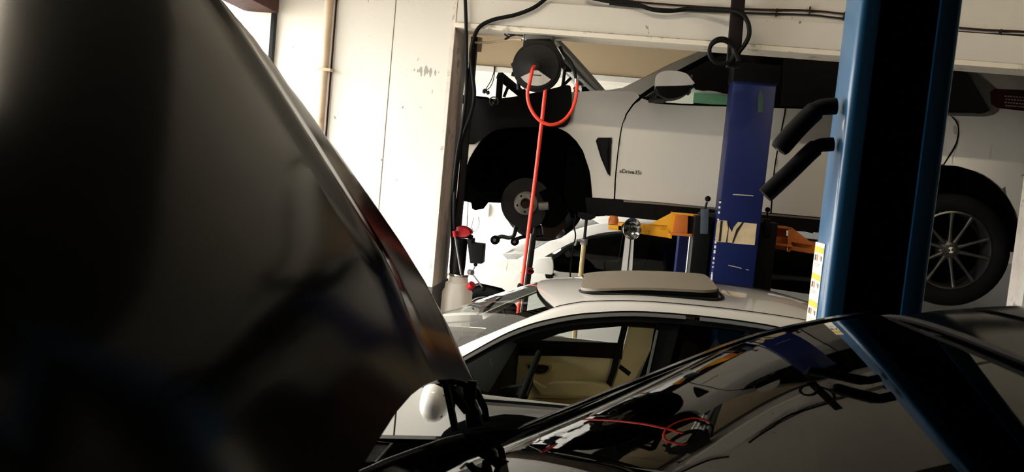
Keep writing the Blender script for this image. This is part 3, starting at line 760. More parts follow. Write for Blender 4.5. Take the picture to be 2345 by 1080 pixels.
# bonnet and scuttle
base = wsB[0]
hb = []
for k, (dx, z) in enumerate(((0, None), (-.05, -.012), (-.4, -.05), (-.9, -.13), (-1.25, -.20), (-1.5, -.29))):
    hb.append([Vector((p.x+dx*(1 if k < 5 else 1), BYC+(p.y-BYC)*(1.06+.02*k if k else 1), p.z+(z or 0)-.035)) for p in base])
MB().grid(hb).build('bonnet', M_WHITE, B, solid=.01)
# rear screen
rw = [brow(p, 0, cr=.04) for p in (up[-1], up[-1]+Vector((.35, .02, -.1)), up[-1]+Vector((.7, .04, -.22)))]
MB().grid(rw).build('rear_screen', G_DARK, B)
MB().grid([rw[-1], [p+Vector((.4, 0, -.05)) for p in rw[-1]], [p+Vector((.62, 0, -.09)) for p in rw[-1]]]).build('boot_lid', M_WHITE, B, solid=.01)
# window surrounds
def strip(name, P, d0, d1, inset, m, a, b, par=B):
    c0 = curve(P, inset, d0)[a:b]; c1 = curve(P, inset, d1)[a:b]
    return MB().grid([[p, q] for p, q in zip(c0, c1)]).build(name, m, par, solid=.006)
strip('window_seal', loP, 0, 5, -.004, M_TRIM, 2, 46)
strip('window_trim', loP, 4, 12, -.008, M_TRIMSIL, 4, 33)
strip('window_trim', loP, 4, 12, -.008, M_TRIMSIL, 33, 44)
strip('window_frame', loP, 11, 24, .004, M_TRIM, 4, 46)
belt = [(1010, 918), (1100, 925), (1260, 938), (1420, 955), (1700, 990), (1900, 1015)]
strip('belt_trim', belt, -6, 0, -.006, M_TRIMSIL, 0, 21)
strip('belt_seal', belt, -13, -6, .0, M_TRIM, 0, 21)
def sidepoly(name, P, inset, m, thick, yb=None):
    q = [UB(p[0], p[1], inset) for p in P]
    return panel(name, [(v.x, v.z) for v in q], lambda x, z: by(z, inset), thick, m, B, step=.12)
sidepoly('front_side_glass', [(1062, 845), (1150, 785), (1250, 750), (1350, 735), (1450, 730), (1540, 733), (1500, 840), (1462, 960), (1260, 932), (1050, 912)], .012, G_MID, 0)
sidepoly('rear_side_glass', [(1560, 735), (1700, 750), (1800, 768), (1930, 805), (2000, 860), (1960, 1010), (1700, 985), (1500, 960), (1530, 850)], .012, G_DARK, 0)
sidepoly('door_pillar', [(1508, 732), (1580, 735), (1545, 850), (1510, 965), (1458, 960), (1487, 850)], .018, M_TRIM, .02)
sidepoly('pillar_edge_trim', [(1503, 755), (1508, 757), (1485, 862), (1479, 860)], .014, M_TRIMSIL, .006)
# mirror
c = U(1000, 912, 3.24)
mb = []
for k in range(9):
    s = -1+k/4; rr_ = sqrt(max(0, 1-abs(s)**2.6))*.085+.002
    mb.append([Vector((c.x+s*.06+.05*((j % 12)/12)*0, c.y+cos(2*pi*j/12)*rr_*1.75, c.z+sin(2*pi*j/12)*rr_)) for j in range(13)])
MB().grid(mb).build('wing_mirror', M_WHITE, B)
MB().bar((c.x+.02, c.y+.08, c.z-.02), (c.x+.06, BY0+.03, .87), .05, .03).build('mirror_foot', M_TRIM, B, bevel=.006)
MB().box((c.x+.036, c.y-.09, c.z-.05), (c.x+.046, c.y+.09, c.z+.045)).build('mirror_glass', M_CHROME, B, bevel=.004)
# --- cabin
FD = 4.84
def yfar(z): return FD-.25*max(0, z-.55)
def farpoly(name, P, off, m, thick=.02):
    q = []
    for p in P:
        y = FD
        for _ in range(4): y = yfar(U(p[0], p[1], y).z)+off
        v = U(p[0], p[1], y); q.append((v.x, v.z))
    return panel(name, q, lambda x, z: yfar(z)+off, thick, m, B, step=.12)
farpoly('door_card', [(1120, 810), (1250, 811), (1425, 818), (1403, 935), (1380, 1000), (1150, 1000), (1075, 900)], .0, M_BEIGE)
farpoly('door_card_top', [(1150, 782), (1250, 780), (1428, 786), (1424, 822), (1300, 815), (1150, 813), (1110, 815)], -.015, M_TRIM)
farpoly('door_pull_surround', smooth2([(1203, 832), (1225, 829), (1263, 834), (1255, 855), (1232, 859), (1212, 850)], 3), -.012, M_BEIGE2, .02)
farpoly('door_pull_recess', smooth2([(1208, 836), (1226, 834), (1256, 838), (1250, 852), (1232, 855), (1216, 848)], 3), -.016, M_LINING, .012)
farpoly('door_handle', [(1207, 841), (1225, 841), (1246, 846), (1245, 850), (1222, 848)], -.03, M_CHROME, .012)
farpoly('armrest', smooth2([(1215, 868), (1245, 887), (1258, 888), (1268, 877), (1390, 880), (1384, 905), (1330, 905), (1240, 903)], 3), -.05, M_BEIGE, .05)
farpoly('door_pocket', [(1190, 912), (1390, 915), (1380, 990), (1180, 985)], -.02, M_BEIGE2, .03)
farpoly('dark_window_sheet', [(1120, 812), (1245, 777), (1280, 764), (1315, 756), (1370, 750), (1428, 746), (1500, 752), (1500, 690), (1300, 690), (1150, 725), (1060, 790)], .03, M_LINING, .01)  # dark sheet over the upper part of the far front window
farpoly('door_pillar', [(1423, 748), (1438, 748), (1412, 850), (1382, 935), (1368, 935), (1398, 850)], -.02, M_TRIM, .03)
farpoly('pillar_trim', [(1440, 748), (1498, 752), (1490, 800), (1455, 865), (1400, 960), (1378, 960), (1415, 850)], -.01, M_BEIGE, .03)
farpoly('rear_dark_sheet', [(1498, 690), (1900, 720), (1950, 900), (1420, 980), (1490, 800)], .02, M_LINING, .02)  # dark sheet closing off the view through the far rear window
# seats
def seatB(y, x):
    s = MB()
    MB().grid([[Vector((x+a*.55+.12*t_, y+w_, .45+t_*.62)) for w_ in (-.2, -.14, 0, .14, .2)] for t_, a in ((0, 0), (.3, .02), (.6, .06), (.85, .1), (1, .14))]).build('seat_back', M_BEIGE, B, solid=.12)
    MB().box((x-.5, y-.22, .32), (x+.08, y+.22, .47)).build('seat_cushion', M_BEIGE, B, bevel=.05)
    MB().box((x+.20, y-.12, 1.08), (x+.28, y+.12, 1.2)).build('headrest', M_BEIGE2, B, bevel=.03)
seatB(4.52, .24); seatB(3.88, .50)
MB().bar(U(1418, 838, 4.45), U(1442, 856, 4.45), .03, .02).build('seat_shadow_bar', M_LINING, B)  # dark bar standing in for the shadows on the far seat
MB().box((-.78, 3.6, .5), (-.42, 4.80, .86)).build('dashboard', M_LINING, B, bevel=.06)
sw = Vector((-.30, 3.9, .80))
sw_ = MB(); rg = [sw+Vector((.09*sin(a)*.55, .18*cos(a), .18*sin(a))) for a in [2*pi*i/24 for i in range(25)]]
sw_.tube(rg, .015, 8, caps=False).bar(sw+Vector((0, -.17, 0)), sw+Vector((0, .17, 0)), .05, .03).bar(sw, sw+Vector((-.18, 0, -.05)), .05, .05)
sw_.build('steering_wheel', M_LINING, B)
MB().tube(smoothpath([U(1124, 822, 3.86), U(1126, 836, 3.86), U(1130, 852, 3.86)]), .0045, 6).build('wheel_trim', M_CHROME, B)
MB().box((-.4, 3.6, .3), (1.9, 4.8, .36)).build('cabin_floor', M_LINING, B, smooth=False)
MB().box((1.1, 3.65, .36), (1.35, 4.75, .95)).build('rear_bench', M_SEAT, B, bevel=.05)

# ================================================================== raised white SUV
CY0, CYC = 5.90, 6.87
C_ = thing('white_suv', (.85, CYC, 1.45), 'white SUV raised on the lift, front wheel off, bonnet open', 'car')
def cy(x, z):
    y = CY0+.05*((z-2.05)/.4)**2
    if z > 2.45: y += (z-2.45)*.40
    if x < -.55: y += .22*((-.55-x)/.7)**2
    if x > 2.7: y += .3*((x-2.7)/.6)**2
    if 2.24 < z < 2.36: y -= .010*(1-abs(z-2.30)/.06)
    return y
def cyf(x, z): return 2*CYC-cy(x, z)
def cm(p): return Vector((p[0], 2*CYC-p[1], p[2]))
def UC(px, py, d=0):
    y = CY0
    for _ in range(4):
        q = U(px, py, y); y = cy(q.x, q.z)+d
    return U(px, py, y)
def cpan(name, P, m, thick=.008, d=0, far=True, step=.1, par=None):
    q = [UC(p[0], p[1], d) for p in P]; ol = [(v.x, v.z) for v in q]
    o = panel(name, ol, lambda x, z: cy(x, z)+d, thick, m, par or C_, step=step)
    if far: panel(name, ol, lambda x, z: cyf(x, z)-d, thick, m, par or C_, step=.25, inward=-1)
    return o
archL = smooth2([(1059, 455), (1062, 418), (1070, 375), (1086, 343), (1110, 312), (1140, 293), (1175, 284), (1212, 282), (1250, 284), (1285, 295), (1312, 314), (1335, 345), (1350, 390), (1355, 430), (1356, 452)], 3)
cpan('front_wing', archL + [(1405, 455), (1407, 410), (1413, 350), (1421, 295), (1432, 262), (1448, 238), (1464, 222), (1458, 207), (1430, 204), (1370, 207), (1310, 211), (1250, 214), (1200, 222), (1150, 230), (1080, 236), (990, 244), (985, 330), (990, 450)], M_WHITE)
door1 = [(1409, 455), (1411, 410), (1417, 350), (1425, 295), (1436, 262), (1452, 239), (1470, 225), (1500, 236), (1560, 240), (1680, 243), (1797, 246), (1789, 290), (1779, 340), (1771, 390), (1767, 440), (1763, 489)]
cpan('front_door', door1, M_WHITE)
rarc = smooth2([(1975, 560), (1980, 500), (2000, 450), (2035, 410), (2080, 387), (2125, 379), (2165, 378), (2210, 383), (2255, 401), (2295, 432), (2322, 470), (2338, 520), (2345, 580)], 3)
cpan('rear_door', [(1767, 489), (1771, 440), (1775, 390), (1783, 340), (1793, 290), (1801, 246), (1900, 250), (2050, 256), (2174, 263), (2188, 278), (2193, 297), (2188, 328), (2172, 356), (2160, 375)] + [q for q in reversed(rarc) if q[0] < 2155 and q[1] < 505] + [(1975, 508), (1870, 499)], M_WHITE)
cpan('rear_wing', [(2164, 375), (2176, 357), (2192, 329), (2197, 297), (2192, 277), (2180, 264), (2255, 267), (2276, 262), (2288, 252), (2480, 262), (2490, 385), (2345, 398), (2300, 414)] + [q for q in reversed(rarc) if 2160 < q[0] and q[0] < 2300][0:] , M_WHITE)
cpan('rear_bumper', [(2302, 417), (2345, 401), (2490, 388), (2500, 620), (2420, 640), (2350, 600)]+[q for q in reversed(rarc) if q[0] > 2296], M_WHITE)
def seam(name, P):
    MB().tube(smoothpath([UC(x, y, .001) for x, y in P], 5), .0045, 6).build(name, M_UNDER, C_)
seam('door_seal', [(1407, 455), (1409, 410), (1415, 350), (1423, 295), (1434, 262), (1450, 240), (1466, 228)])
seam('door_seal', [(1765, 488), (1769, 440), (1773, 390), (1781, 340), (1791, 290), (1799, 250)])
seam('door_seal', [(2162, 375), (2174, 357), (2190, 329), (2195, 297), (2190, 279), (2180, 268)])
# roof side: front pillar, roof rail, rear pillar
cpan('front_pillar', [(1372, 209), (1430, 200), (1500, 167), (1562, 136), (1640, 104), (1760, 78), (1760, 92), (1690, 104), (1632, 119), (1548, 163), (1505, 190), (1466, 217), (1458, 208)], M_WHITE)
cpan('pillar_trim', [(1466, 217), (1505, 190), (1548, 163), (1632, 119), (1690, 104), (1690, 112), (1636, 126), (1552, 170), (1509, 197), (1474, 223)], M_TRIM, .02, -.003)
cpan('roof_side', [(1760, 78), (1900, 82), (2100, 100), (2240, 135), (2330, 190), (2345, 205), (2276, 206), (2209, 154), (2150, 128), (2050, 112), (1900, 98), (1760, 92)], M_WHITE)
cpan('rear_pillar', [(2276, 206), (2209, 154), (2225, 150), (2300, 150), (2400, 190), (2480, 262), (2288, 252), (2285, 240)], M_WHITE, .01, .001)
cpan('rear_window_trim', [(2208, 153), (2222, 155), (2284, 205), (2290, 222), (2288, 250), (2276, 262), (2255, 267), (2100, 262), (2100, 257), (2253, 260), (2270, 252), (2275, 238), (2268, 210)], M_TRIMSIL, .015, -.006)
cpan('belt_trim', [(1470, 222), (1500, 232), (1560, 237), (1680, 240), (1900, 247), (2100, 257), (2100, 261), (1900, 251), (1680, 244), (1560, 241), (1500, 237)], M_TRIM, .015, -.005)
cpan('front_side_glass', [(1474, 223), (1509, 197), (1552, 170), (1636, 126), (1690, 112), (1745, 106), (1738, 241), (1560, 237), (1500, 232)], G_MID, 0, .012)
cpan('rear_side_glass', [(1790, 104), (1900, 100), (2050, 114), (2150, 130), (2209, 158), (2268, 210), (2275, 238), (2268, 252), (2253, 259), (2100, 256), (1900, 246), (1780, 242)], G_DARK, 0, .012)
cpan('door_pillar', [(1741, 100), (1795, 98), (1786, 246), (1732, 243)], M_TRIM, .02, .004)
# sill
cpan('sill', [(1340, 452), (1500, 462), (1700, 481), (1975, 506), (1985, 540), (1700, 520), (1500, 504), (1420, 496), (1345, 490)], M_PLASTIC, .06, -.004)
cpan('sill_strip', [(1428, 458), (1500, 463.5), (1640, 476), (1640, 480), (1500, 467.5), (1428, 462)], M_TRIMSIL, .01, -.012, far=False)
cpan('sill_strip', [(1740, 487), (1880, 499.5), (1880, 503.5), (1740, 491)], M_TRIMSIL, .01, -.012, far=False)
# wing vent and badge
vent = cpan('wing_vent', [(1364, 322), (1369, 315), (1401, 315), (1401, 328), (1396, 336), (1396, 345), (1398, 385), (1397, 403), (1391, 397), (1376, 362)], M_TRIM, .012, -.008, far=False)
vt = cpan('vent_blade', [(1371, 323), (1394, 321), (1388, 335), (1391, 375), (1392, 392), (1378, 355)], M_PLASTIC, .01, -.014, far=False, par=vent)
bp = UC(1417, 395); bq = UC(1473, 400)
d = (bq-bp).normalized(); n_ = Vector((0, -1, 0)); u_ = n_.cross(d).normalized()*1
u_ = Vector((0, 0, 1)); n2 = d.cross(u_).normalized()
Mx = Matrix(((d.x, u_.x, n2.x, bp.x), (d.y, u_.y, n2.y, bp.y-.006), (d.z, u_.z, n2.z, bp.z), (0, 0, 0, 1)))
tag(text_mesh('door_badge', 'xDrive35i', .039, M_CHROME, C_, Mx), 'small chrome lettering low on the front door')
# roof, bonnet-level, windscreen
ru = [UC(1760, 78), UC(1900, 82), UC(2100, 100), UC(2240, 135), UC(2400, 190)]
MB().grid([[Vector((p.x, p.y+(cm(p).y-p.y)*k/10, p.z+.05*(1-(1-k/5)**2))) for k in range(11)] for p in ru]).build('roof', M_WHITE, C_, solid=.015)
wp = [UC(1385, 207), UC(1430, 200), UC(1500, 167), UC(1562, 136), UC(1640, 104), UC(1760, 78)]
MB().grid([[Vector((p.x-.12*(1-(1-k/5)**2), p.y+.02+(cm(p).y-p.y-.04)*k/10, p.z)) for k in range(11)] for p in wp]).build('windscreen', G_WS, C_)
rwp = [UC(2400, 190), UC(2480, 262)]
MB().grid([[Vector((p.x, p.y+(cm(p).y-p.y)*k/6, p.z)) for k in range(7)] for p in rwp]).build('rear_screen', G_DARK, C_)
q = [UC(2480, 262), UC(2490, 385), UC(2500, 620)]
MB().grid([[Vector((p.x, p.y+(cm(p).y-p.y)*k/6, p.z)) for k in range(7)] for p in q]).build('tailgate', M_WHITE, C_, solid=.02)
# tail lamp
tl = cpan('tail_lamp', [(2268, 210), (2278, 203), (2345, 206), (2440, 214), (2450, 262), (2345, 254), (2285, 247), (2270, 238)], M_TAIL, .02, -.014)
for r in range(4):
    for c in range(10):
        p = UC(2303+c*6.5+(r % 2)*2, 220+r*7.2+c*.5, -.018)
        MB().box((p.x-.005, p.y-.004, p.z-.004), (p.x+.005, p.y+.004, p.z+.004)).build('lamp_element', M_HUB, tl, smooth=False)
# mirror
mp = smooth2([(1500, 185), (1503, 174), (1520, 166), (1548, 166), (1570, 172), (1580, 184), (1583, 197), (1500, 200)], 3)
MB().prism(XZ(mp, 5.72), 5.64, 5.84).build('mirror_cap', M_WHITE, C_, bevel=.02)
MB().prism(XZ(smooth2([(1500, 200), (1583, 197), (1580, 208), (1560, 222), (1530, 228), (1505, 218)], 3), 5.72), 5.66, 5.85).build('mirror_base', M_TRIM, C_, bevel=.012)
MB().bar(U(1520, 222, 5.75), U(1500, 232, 5.95), .10, .03).build('mirror_foot', M_TRIM, C_, bevel=.006)
MB().box(tuple(U(1578, 212, 5.66)), tuple(U(1581, 178, 5.82))).build('mirror_glass', M_CHROME, C_)
# cabin: floor, dash, seats
z_f = UC(1700, 500).z
MB().box((.05, 6.0, z_f), (1.78, 7.74, z_f+.06)).box((1.78, 6.2, z_f), (2.9, 7.54, z_f+.06)).build('floor_pan', M_UNDER, C_, smooth=False)
for y0_, y1_ in ((5.99, 6.01), (7.73, 7.75)):
    MB().box((.0, y0_, z_f), (1.80, y1_, 2.42)).build('inner_door_skin', M_LINING, C_, smooth=False)
MB().box((.0, 6.02, 1.9), (.30, 7.72, 2.46)).build('dashboard', M_LINING, C_, bevel=.05)
for y in (6.12, 7.12):
    MB().box((.62, y, 1.95), (1.12, y+.52, 2.12)).build('seat_cushion', M_SEAT, C_, bevel=.04)
    MB().bar((1.08, y+.26, 2.1), (1.30, y+.26, 2.62), .5, .14, (1, 0, 0)).build('seat_back', M_SEAT, C_, bevel=.03)
    MB().box((1.28, y+.13, 2.64), (1.36, y+.39, 2.82)).build('headrest', M_SEAT, C_, bevel=.03)
MB().box((1.85, 6.05, 1.9), (2.1, 7.69, 2.7)).build('rear_bench', M_SEAT, C_, bevel=.05)
# front wheel housing
def ring(P, y0_, y1_): return [[Vector((U(p[0], p[1], CY0).x, y, U(p[0], p[1], CY0).z)) for y in (y0_, y0_+.02, (y0_+y1_)/2, y1_)] for p in P]
for far in (0, 1):
    r1 = ring(archL, 5.93, 6.42)
    if far: r1 = [[cm(p) for p in r] for r in r1]
    MB().grid(r1).build('wheel_arch_liner', M_UNDER, C_, solid=.01)
    r2 = ring(rarc, 5.93, 6.42)
    if far: r2 = [[cm(p) for p in r] for r in r2]
    MB().grid(r2).build('wheel_arch_liner', M_UNDER, C_, solid=.01)
bw = XZ([(985, 462), (985, 250), (1100, 240), (1380, 250), (1385, 500), (1300, 505), (1290, 470), (1140, 468)], CY0)
MB().prism(bw, 6.42, 6.46).build('inner_wing', M_UNDER, C_, smooth=False)
bw = XZ([(1975, 640), (1980, 400), (2165, 370), (2345, 430), (2345, 640)], CY0)
MB().prism(bw, 6.42, 6.46).build('inner_wing', M_UNDER, C_, smooth=False)
# liner tails: front lower tray and rear flap
MB().prism(XZ([(1048, 420), (1062, 400), (1090, 440), (1140, 436), (1142, 462), (1100, 462), (1095, 470), (1086, 482), (1078, 478), (1076, 464), (1048, 458)], CY0), 5.95, 6.35).build('front_tray', M_UNDER, C_, bevel=.006)
MB().prism(XZ([(1300, 330), (1345, 345), (1356, 430), (1356, 490), (1316, 488), (1296, 475), (1290, 440)], CY0), 5.97, 6.05).build('liner_flap', M_UNDER, C_, bevel=.006)
MB().box((-1.25, 6.15, 1.75), (-.95, 7.6, 2.38)).build('radiator_pack', M_UNDER, C_, bevel=.02)
MB().box((-.9, 6.48, 1.7), (-.05, 7.26, 2.36)).build('engine', M_UNDER, C_, bevel=.04)
MB().tube([(-.62, 6.14, 1.62), (-.62, 6.35, 1.8), (-.60, 6.5, 2.2)], .05, 12).build('suspension_strut', M_UNDER, C_)
# brake disc, hub, caliper
DC = U(1205, 465, 6.06)
MB().lathe([(.06, -.012), (.082, -.012), (.184, -.010), (.188, -.002), (.184, .006), (.188, .014), (.188, .026), (.18, .03), (.06, .03)], DC, 'y', 56).build('brake_disc', M_IRON, C_)
hb_ = MB().lathe([(.034, -.055), (.05, -.055), (.083, -.042), (.086, -.036), (.088, -.01)], DC, 'y', 40).build('wheel_hub', M_HUB, C_)
MB().lathe([(.0005, -.030), (.030, -.030), (.035, -.058), (.038, -.055), (.038, -.02)], DC, 'y', 24).build('hub_bore', M_BORE, hb_)
me = None
for k in range(5):
    a = 2*pi*k/5+radians(55); c = DC+Vector((.06*cos(a), 0, .06*sin(a)))
    o = MB().lathe([(.0005, -.0525), (.0085, -.0525), (.0085, -.045)], Vector((0, 0, 0)), 'y', 10).build('bolt_hole', M_UNDER, hb_) if me is None else link('bolt_hole', me, hb_)
    me = o.data; o.location = c
MB().prism(XZ(smooth2([(1234, 440), (1265, 430), (1290, 455), (1296, 485), (1290, 505), (1268, 520), (1240, 515), (1250, 490), (1246, 460)], 3), 6.06), 6.02, 6.14).build('caliper', M_UNDER, C_, bevel=.012)
MB().tube([U(1234, 472, 6.0), U(1256, 471, 6.0)], [.030, .030], 14).build('caliper_piston', M_HUB, C_)
# control arms hanging below
MB().tube(smoothpath([U(1183, 505, 6.10), U(1181, 522, 6.10), U(1176, 540, 6.10), U(1164, 544, 6.12), U(1148, 541, 6.14), U(1134, 547, 6.16)]), .016, 10).build('control_arm', M_IRON, C_)
MB().tube(smoothpath([U(1176, 550, 6.12), U(1188, 545, 6.14), U(1205, 541, 6.2), U(1230, 541, 6.3), U(1258, 538, 6.5)]), .014, 10).build('control_arm', M_IRON, C_)
for q, rr_ in (((1134, 549), .034), ((1179, 553), .030)):
    c = U(q[0], q[1], 6.14)
    MB().lathe([(.0005, -.028), (rr_*.45, -.028), (rr_*.5, -.022), (rr_, -.02), (rr_, .02), (.0005, .022)], c, 'y', 20).build('bushing', M_RUBBER, C_)
    MB().lathe([(rr_*.1, -.031), (rr_*.35, -.031), (rr_*.35, -.026)], c, 'y', 14).build('bushing_pin', M_HUB, C_)
MB().prism(XZ([(1238, 500), (1290, 495), (1298, 515), (1268, 548), (1246, 545)], 6.4), 6.35, 6.5).build('subframe', M_BORE, C_, bevel=.01)
MB().tube([U(1262, 505, 6.6), U(1282, 535, 6.75)], .045, 14).build('exhaust_pipe', M_TUBE, C_)
# brake line clip under the sill
MB().tube(smoothpath([U(1317, 488, 6.0), U(1318, 500, 6.0), U(1314, 515, 6.0), U(1318, 540, 6.0), U(1312, 570, 6.0), U(1306, 620, 6.0), U(1307, 640, 6.0)]), .006, 6).build('hanging_wire', M_WIRE, C_)
# rear wheel and the others out of sight
RW = U(2165, 570, 6.02)
wheel(C_, (RW.x, 6.02, RW.z), .385, .262, -1, 5, True)
wheel(C_, (RW.x, 2*CYC-6.02, RW.z), .385, .262, 1, 5, False)
wheel(C_, (DC.x, 2*CYC-6.02, DC.z), .385, .262, 1, 5, False)
MB().tube([(RW.x, 6.1, RW.z), (RW.x, 7.6, RW.z)], .05, 10).build('rear_axle', M_UNDER, C_)
# raised bonnet: outer skin, silver inner panel with ribs, hinge, strut
h0 = U(1388, 210, 5.98); h1 = U(1262, 86, 5.98); dv = (h1-h0).normalized(); L = 1.12
nv = Vector((-dv.z, 0, dv.x)); nv = nv if nv.z > 0 else -nv
def cb_pt(u, w, off): 
    tau = (w-.5)*2; return h0+dv*(u*L)+Vector((0, w*1.76, 0))+nv*(off+.03*sin(pi*u)*1+.03*(1-tau*tau))
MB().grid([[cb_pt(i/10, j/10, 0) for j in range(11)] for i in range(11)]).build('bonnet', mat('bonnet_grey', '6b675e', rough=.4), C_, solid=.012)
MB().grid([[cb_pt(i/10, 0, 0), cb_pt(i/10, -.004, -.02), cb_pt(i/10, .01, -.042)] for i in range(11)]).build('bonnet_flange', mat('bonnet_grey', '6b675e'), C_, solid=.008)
bi = MB().grid([[cb_pt(i/12, .03+.94*j/12, -.035-.02*(1 if (i % 3 == 1 and 1 < j < 11) else 0)) for j in range(13)] for i in range(13)]).build('bonnet_inner', M_HOODIN, C_, solid=.006)
for j in (.06, .28, .5, .72):
    MB().tube([cb_pt(.05, j, -.06), cb_pt(.35, j+.05, -.075), cb_pt(.7, j+.12, -.075), cb_pt(.95, j+.2, -.06)], .022, 6).build('stiffening_rib', M_HOODIN, bi)
for u in (.2, .45, .75):
    MB().tube([cb_pt(u, .05, -.065), cb_pt(u, .95, -.065)], .02, 6).build('stiffening_rib', M_HOODIN, bi)
for j in (.03, .97):
    MB().bar(cb_pt(.02, j, -.03), cb_pt(.34, j, -.07), .03, .035).build('bonnet_hinge', M_ALU, C_, bevel=.004)
    MB().tube([cb_pt(.34, j, -.05), h0+Vector((-.32, j*1.76, -.12))], .012, 8).build('gas_strut', M_TRIM, C_)
for k, (u, w) in enumerate(((.12, .12), (.2, .2), (.3, .1), (.38, .25))):
    MB().box(tuple(cb_pt(u, w, -.10)-Vector((.03, .03, .02))), tuple(cb_pt(u, w, -.10)+Vector((.03, .03, .02)))).build('bonnet_bracket', M_ALU if k % 2 else M_TRIM, bi, bevel=.004)
# front frame bits above the wing
MB().bar(U(1143, 172, 6.1), U(1195, 215, 6.3), .05, .05).build('front_brace', M_TRIM, C_, bevel=.006)
MB().bar(U(1146, 172, 6.1), U(1142, 225, 6.1), .045, .04).build('front_brace', M_TRIM, C_, bevel=.006)
MB().bar(U(1165, 195, 6.12), U(1154, 222, 6.12), .02, .02).build('front_brace', M_TRIM, C_)
MB().bar(U(1198, 205, 6.12), U(1208, 222, 6.12), .03, .03).build('front_brace', M_TRIM, C_)
MB().bar(U(1308, 178, 6.02), U(1280, 205, 6.02), .014, .02).build('cover_hook', M_TRIM, C_)
# black wing cover draped over the arch
FCV = thing('wing_cover', U(1190, 290, 5.86), 'black protective cover draped over the raised SUV front wing', 'cover')
cvP = smooth2([(1066, 330), (1066, 270), (1068, 220), (1080, 218), (1098, 226), (1125, 226), (1160, 223), (1200, 217), (1240, 208), (1275, 200), (1300, 195), (1308, 203), (1309, 240), (1306, 272), (1294, 289), (1270, 292), (1220, 291), (1165, 292), (1130, 300), (1105, 318), (1085, 330)], 3)
q = [UC(p[0], p[1], -.03) for p in cvP]
random.seed(3)
panel('cover_sheet', [(v.x, v.z) for v in q], lambda x, z: cy(x, z)-.03+.008*sin(x*19+z*7)+.006*sin(z*23+x*5), .012, M_CANVAS, FCV, step=.05)
tp = [UC(p[0], p[1], -.025) for p in [(1068, 222), (1098, 228), (1125, 228), (1160, 225), (1200, 219), (1240, 210), (1275, 202), (1303, 197)]]
MB().grid([[p, p+Vector((0, .06, .012)), p+Vector((0, .28, -.01)), p+Vector((0, .45, -.06))] for p in tp]).build('cover_fold', M_CANVAS, FCV, solid=.008)
e0 = UC(1131, 232, -.045)
em = MB().lathe([(.026, -.002), (.031, -.003), (.036, -.002)], e0, 'y', 24).build('round_emblem', M_EMB, FCV)
for qa in (radians(20), radians(200)):
    MB().lathe([(.002, -.003), (.02, -.003)], e0, 'y', 6, qa, qa+pi/2).build('emblem_quadrant', M_EMB, FCV, smooth=False)

LAMP = 190.0
# ================================================================== lift under the SUV (deep blue columns, yellow arms)
LX0, LX1 = U(1684, 150, 5.38).x, U(1784, 152, 5.38).x
def column(name, y0, y1, ztop, label):
    c = thing(name, ((LX0+LX1)/2, (y0+y1)/2, 0), label, 'lift column')
    o_ = [(LX0, y0), (LX1, y0), (LX1, y1), (LX0, y1)]
    MB().box((LX0, y0, .02), (LX1, y1, ztop)).build('column_body', M_BLUE, c, bevel=.014)
    MB().box((LX0-.1, min(y0, y1)-.05, 0), (LX1+.1, max(y0, y1)+.05, .02)).build('base_plate', M_BLUE, c, bevel=.003)
    return c
lt = column('lift_column', 5.38, 5.60, U(1735, 150, 5.38).z, 'deep blue lift column with a torn paper label, between the white sedan and the raised SUV')
MB().box((LX0-.006, 5.375, U(1735, 152, 5.38).z-.10), (LX1+.012, 5.61, U(1735, 150, 5.38).z+.012)).build('top_cap', M_TRIM, lt, bevel=.004)
def decal(name, P, m, d=.003, par=lt): return MB().prism(XZ(P, 5.38), 5.38-d, 5.381).build(name, m, par, smooth=False)
decal('torn_label', [(1643, 504), (1665, 505), (1667, 512), (1671, 522), (1676, 531), (1680, 520), (1690, 508), (1733, 512), (1728, 561), (1680, 557), (1668, 555), (1638, 553), (1639, 530)], M_PAPER)
for P in ([(1650, 505), (1655, 505), (1650, 553), (1645, 553)], [(1664, 505), (1669, 512), (1665, 555), (1662, 555), (1668, 525)], [(1700, 508), (1703, 509), (1690, 530), (1679, 556), (1676, 556), (1686, 525)]):
    decal('label_tear', P, M_STEEL, .0045)
decal('paint_scratch', [(1678, 444), (1700, 445), (1725, 447), (1725, 449), (1700, 447.5), (1678, 446)], M_INKG)
decal('paint_scratch', [(1668, 606), (1682, 609), (1698, 613), (1698, 615), (1682, 611), (1668, 608)], M_INKG)
decal('paint_scratch', [(1708, 616), (1715, 617), (1715, 618.5), (1708, 617.5)], M_INKG)
decal('green_mark', [(1741, 205), (1748, 222), (1746, 258), (1735, 258), (1736, 222)], mat('faded_green_mark', '1d3a2a', rough=.6), .003)
eds = MB()
random.seed(11)
for i in range(26):
    z = 1.0+i*.031+random.random()*.02
    eds.box((LX0-.003, 5.382, z), (LX0+.006, 5.40, z+random.uniform(.006, .024)))
tag(eds.build('bare_metal_chips', M_WHITEWASH, lt, smooth=False), kind='stuff')
# carriage with swivel blocks
cz = U(1590, 512, 5.62).z
car = MB().box((LX0-.10, 5.60, cz-.42), (LX1+.10, 5.68, cz+.08)).build('carriage', M_STEEL, lt, bevel=.008)
MB().box((LX0-.13, 5.50, cz-.40), (LX0-.02, 5.64, cz+.06)).build('carriage_cheek', M_TRIM, lt, bevel=.006)
MB().box((LX1+.02, 5.50, cz-.40), (LX1+.13, 5.64, cz+.06)).build('carriage_cheek', M_TRIM, lt, bevel=.006)
